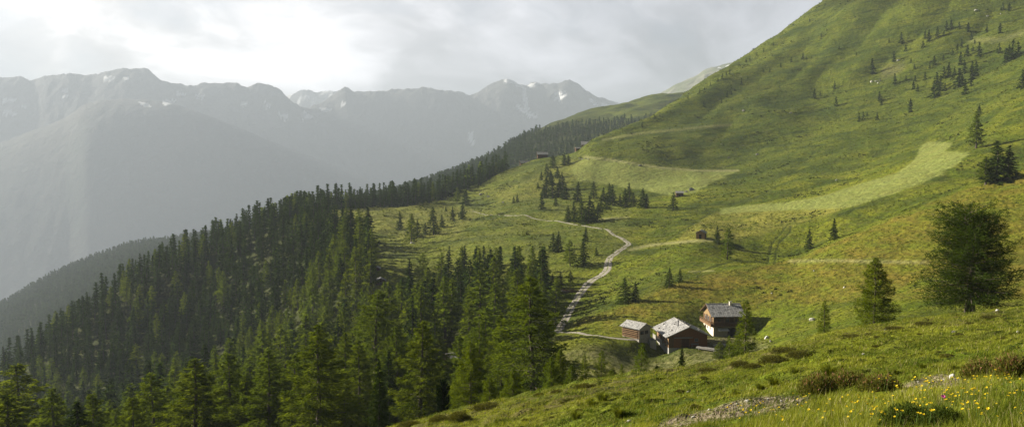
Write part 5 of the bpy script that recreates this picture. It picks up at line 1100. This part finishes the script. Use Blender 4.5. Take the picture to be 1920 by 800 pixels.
for u, v, w, h, lab in ((1452, 681, 56, 26, 'brown heath shrub on the ridge line left of the dark flat one'), (1500, 668, 50, 20, 'dark flat heath shrub on the ridge line below the limestone block'), (1412, 690, 40, 16, 'low brown heath shrub at the foot of the slender light larch'), (1475, 660, 60, 16, 'brownish heath strip behind the dark flat shrub'),
                        (1330, 697, 46, 14, 'dark heath cushion right of the small pointed spruce'), (1388, 684, 40, 14, 'heath cushion under the low feathery larch'), (862, 786, 46, 24, 'round dark juniper cushion low on the ridge line'), (826, 790, 46, 20, 'flat brown cushion left of the round dark juniper'), (912, 766, 60, 18, 'broad brown cushion at the foot of the bright young larch'),
                        (1012, 742, 26, 10, 'small grey-brown cushion below the tallest larch'), (1046, 736, 30, 10, 'small dark cushion right of the grey-brown one'), (1098, 727, 46, 14, 'heath cushion beneath the two slim young larches'), (770, 797, 50, 14, 'cushion at the very end of the ridge line by the pointed spruce'),
                        (1735, 608, 40, 10, 'brown heath cushion left of the big spreading larch'), (1680, 617, 44, 10, 'brown heath cushion right of the broad young larch'), (1600, 633, 50, 12, 'dark heath cushion left of the broad young larch'), (1860, 596, 40, 10, 'heath cushion right under the big spreading larch'), (1778, 668, 30, 9, 'small dark cushion in the open turf left of the olive shrubs')):
    shrub(S_HEATH, u, v, w, h, lab, 'heath_shrub')
HUMP = rng.random((60, 2)); k = 0
for a_, b_ in HUMP:
    u = 900 + a_ * 1000; top = np.interp(u, [900, 1300, 1560, 1920], [772, 698, 634, 588]); v = top + 6 + b_ ** 1.3 * 80
    if 1440 < u < 1700 and v > 705: continue
    y = land.hit(u, v)[1]
    if y < 14 or k >= 26: continue
    w = rng.uniform(10, 20); shrub(S_HEATH, u, v, w, w * .36, 'low dark heath tuft scattered in the turf of the near ridge', 'heath_tuft', 'dark heath tufts in the near turf'); k += 1

def blade_field(name, label, n, ymin, ymax, hb, wb, mats, seed, pmat=.1, dens=None, tuft=0.):
    r = np.random.default_rng(seed); y = ymin * (ymax / ymin) ** r.random(n) if tuft == 0 else ymin * (ymax / ymin) ** r.random(n); a = r.uniform(-.26, .74, n); x = a * y
    z = land.h(x, y); u, v = project(x, y, z); e = ridge_e(x, y); ok = (v < 850) & (u > 640) & (u < 2010) & (z / y > e - .012)
    i = np.clip(((np.log(y) - land.ly[0]) / (land.ly[1] - land.ly[0])).round().astype(int), 0, len(land.ly) - 1); j = np.clip(((x / y - land.a[0]) / (land.a[1] - land.a[0])).round().astype(int), 0, len(land.a) - 1)
    st_ = stony[i, j]; patch = fbm(x / 1.3, y / 1.3, 3); ok &= (r.random(n) > st_ * .8) & (patch > -.22 + r.normal(0, .15, n) - (y > 30) * .3)
    x, y, z, patch = x[ok], y[ok], z[ok], patch[ok]; m = len(x); near = np.interp(y, [6, 20, 70], [1, 1.6, 3.6])
    h = hb * r.uniform(.45, 1.25, m) * (1 + 1.5 * np.clip(patch, -.5, .8)) * np.interp(y, [6, 70], [1, 1.1]) * np.interp(y, [6, 14, 70], [1, .75, .95]); wd = wb * near * r.uniform(.7, 1.4, m)
    th = r.uniform(0, 6.28, m); ln = r.normal(0, .35, (m, 2)) + np.array([.25, 0]); c = np.stack([x, y, z - .02], -1); ex = np.stack([np.cos(th), np.sin(th), 0 * th], -1) * wd[:, None] * .5
    tip = c + np.stack([ln[:, 0] * h, ln[:, 1] * h, h], -1); T = np.stack([c - ex, c + ex, tip], 1).reshape(-1, 3)
    ti = np.clip(.45 + .9 * fbm(x / 5, y / 5, 3) + r.normal(0, .22, m), 0, 1); me = build_mesh(name, T, np.arange(3 * m), np.full(m, 3), mats, (r.random(m) < pmat).astype(int), np.repeat(ti, 3))
    print(name, m); return tag(link(name, me), label, kind='stuff')
blade_field('grass', 'grass of the near ridge meadow', 640000, 5.5, 74, .13, .011, [GRASSM, DRYM], 5, .06)
blade_field('tall_grass', 'taller seeding grass in the foremost meadow', 34000, 5.5, 24, .24, .007, [GRASSM, DRYM], 9, .14)
# long-leaved tussocks
def tussock_mesh(seed):
    r = np.random.default_rng(seed); n = 420; th = r.uniform(0, 6.28, n); out = r.uniform(.1, 1, n); h = r.uniform(.5, 1, n); b = np.stack([np.cos(th), np.sin(th), 0 * th], -1) * (r.random(n) * .22)[:, None]; d = np.stack([np.cos(th), np.sin(th), 0 * th], -1) * (out * .55)[:, None]
    mid = b + d * .45 + np.array([0, 0, 1]) * (h * .62)[:, None]; tip = b + d + np.array([0, 0, 1]) * h[:, None] * .8; s = np.stack([-np.sin(th), np.cos(th), 0 * th], -1) * .016
    V = np.stack([b - s, b + s, mid + s * .8, mid - s * .8, tip], 1).reshape(-1, 3); k = np.arange(n)[:, None] * 5; f = np.concatenate([k + np.array([[0, 1, 2, 3]]), k + np.array([[3, 2, 4]])], 1).ravel()
    return build_mesh('grass_tussock', V, f, np.tile([4, 3], n), [GRASSM], None, np.repeat(np.clip(r.normal(.42, .22, n), 0, 1), 5))
TM = [tussock_mesh(s) for s in (1, 2, 3)]
for k, (u, v, h, lab) in enumerate([(1556, 706, 34, 'tall dark tussock with long stalks behind the alpenrose clump'), (1450, 722, 24, 'dark green tussock above the long stony patch'), (1425, 730, 18, 'small tussock at the upper edge of the long stony patch'), (1380, 742, 18, 'tussock left of the dark green one at the stony patch'), (1130, 752, 26, 'spiky pale tussock low on the ridge meadow'), (1110, 762, 22, 'second spiky tussock just left of the pale one'),
                                    (1730, 690, 16, 'green tussock above the short stony patch'), (1790, 694, 18, 'rich green tussock behind the largest pale slab'), (1680, 700, 14, 'low tussock right behind the alpenrose clump'), (1490, 700, 18, 'green tussock left of the tall dark one'), (1160, 780, 26, 'spiky tussock at the bottom of the ridge meadow'), (1080, 786, 24, 'spreading tussock at the bottom left end of the ridge meadow')]):
    x, y, z = land.hit(u, v); o = link('grass_tussock', TM[k % 3]); s = h * y / F * .95; o.location = (x, y, z - .02); o.scale = (s * 1.25, s * 1.25, s); o.rotation_euler = (0, 0, k * 1.3); tag(o, lab, 'grass tussock')
# yellow flowers, each a head on its stalk; one small mesh, many copies
YEL = plain('yellow_petals', (.80, .62, .02), .6, .15); STK = plain('flower_stalk', (.10, .16, .03)); PINK = plain('pink_petals', (.70, .12, .38), .6, .2)
def flower_mesh(name, pet):
    m = MB(); m.tube([(0, 0, 0), (.01, .005, .16), (.0, .0, .30)], [.004, .003, .003], 4); n0 = len(m.f)
    for k in range(9):
        a = k * 2 * math.pi / 9
        for tilt, L in ((.25, .028), (.8, .020)): c, s = math.cos(a + tilt), math.sin(a + tilt); m.poly([(0, 0, .30), (c * L * .8 - s * .007, s * L * .8 + c * .007, .303 + tilt * .012), (c * L, s * L, .302 + tilt * .016), (c * L * .8 + s * .007, s * L * .8 - c * .007, .303 + tilt * .012)])
    me = bpy.data.meshes.new(name); me.from_pydata(m.v, [], m.f); me.materials.append(STK); me.materials.append(pet); me.polygons.foreach_set('material_index', np.array([0] * n0 + [1] * (len(m.f) - n0), np.int32)); return me
FM = flower_mesh('yellow_flower', YEL); n = 0; rf_ = np.random.default_rng(44)
while n < 230:
    u = rf_.uniform(1290, 1925); v = rf_.uniform(715, 812); 
    if v < np.interp(u, [1290, 1450, 1640, 1760, 1925], [790, 768, 735, 728, 715]) or rf_.random() > np.interp(u, [1290, 1500, 1750, 1900], [.25, .6, 1, .8]) * np.interp(fbm(np.array(u / 45), np.array(v / 14), 2), [-.15, .25], [.03, 1]): continue
    x, y, z = land.hit(u, v); o = link('yellow_flower', FM); s = rf_.uniform(.75, 1.25) * np.interp(y, [6, 12, 20], [.8, 1.05, 1.4]); o.location = (x, y, z); o.scale = (s * .64, s * .64, s * .75); o.rotation_euler = (rf_.normal(.15, .15), rf_.normal(0, .15), rf_.uniform(0, 6)); tag(o, 'small yellow flower in the foremost meadow grass', 'flower', 'yellow meadow flowers'); n += 1
x, y, z = land.hit(1757, 778); o = link('pink_flower', flower_mesh('pink_flower', PINK)); o.location = (x, y, z + .04); o.scale = (1.1, 1.1, .9); o.rotation_euler = (.5, 0, 0); tag(o, 'single bright pink blossom on the dark low shrub', 'flower')

# ------------------------------------------------------------------ coarse tufts and knee-high scrub that roughen the middle and far slopes
def scrub(name, label, n, ymin, ymax, amin, amax, size, seed, mats, keep):
    r = np.random.default_rng(seed); y = ymin * (ymax / ymin) ** r.random(n); a = r.uniform(amin, amax, n); x = a * y; z = land.h(x, y); u, v = project(x, y, z); e = ridge_e(x, y)
    ok = (z / y > e - .004) & (v < 820) & (v > -20) & (u < 1990) & keep(u, v, x, y, z, r)
    i = np.clip(((np.log(y) - land.ly[0]) / (land.ly[1] - land.ly[0])).round().astype(int), 0, len(land.ly) - 1); j = np.clip(((x / y - land.a[0]) / (land.a[1] - land.a[0])).round().astype(int), 0, len(land.a) - 1)
    ok &= (mown[i, j] < .15) & (trail[i, j] < .3) & (woodfloor[i, j] < .6)
    x, y, z = x[ok], y[ok], z[ok]; m = len(x); K = 6; s = size * (y / 300) ** .75 * r.uniform(.5, 1.4, m)
    th = r.uniform(0, 6.28, (m, K)); off = r.normal(0, .45, (m, K, 2)) * s[:, None, None]; h = s[:, None] * r.uniform(.35, .9, (m, K)); c = np.stack([x[:, None] + off[..., 0], y[:, None] + off[..., 1], np.repeat(z[:, None], K, 1) - .08], -1)
    ex = np.stack([np.cos(th), np.sin(th), 0 * th], -1) * (s[:, None, None] * .45); tip = c + np.stack([r.normal(0, .3, (m, K)) * s[:, None], r.normal(0, .3, (m, K)) * s[:, None], h], -1)
    T = np.stack([c - ex, c + ex, tip], 2).reshape(-1, 3); me = build_mesh(name, T, np.arange(3 * m * K), np.full(m * K, 3), mats, None, np.repeat(np.clip(r.normal(.45, .25, m * K), 0, 1), 3)); print(name, m); return tag(link(name, me), label, kind='stuff')
F_TUFT = foliage('meadow_tufts', (.040, .065, .008), (.17, .185, .018), .3)
F_SCRUB = foliage('low_scrub', (.022, .034, .008), (.060, .070, .018), .2)
def keep_tuft(u, v, x, y, z, r): return (u > 560) & (fbm(x / 18, y / 18, 3) > -.25 + r.normal(0, .2, len(x)))
def keep_scrub(u, v, x, y, z, r): return (u > 640) & (fbm(x / 45 + 7, y / 30, 4) + .25 * fbm(x / 9, y / 9, 2) > .30) & ~((u > 1140) & (u < 1430) & (v > 560) & (y < 215))
scrub('meadow_tufts', 'coarse grass tufts over the middle and upper meadows', 90000, 75, 1100, -.30, .76, .42, 31, [F_TUFT], keep_tuft)
scrub('low_scrub', 'patches of knee-high scrub on the slopes', 42000, 90, 1150, -.25, .76, .62, 32, [F_SCRUB], keep_scrub)
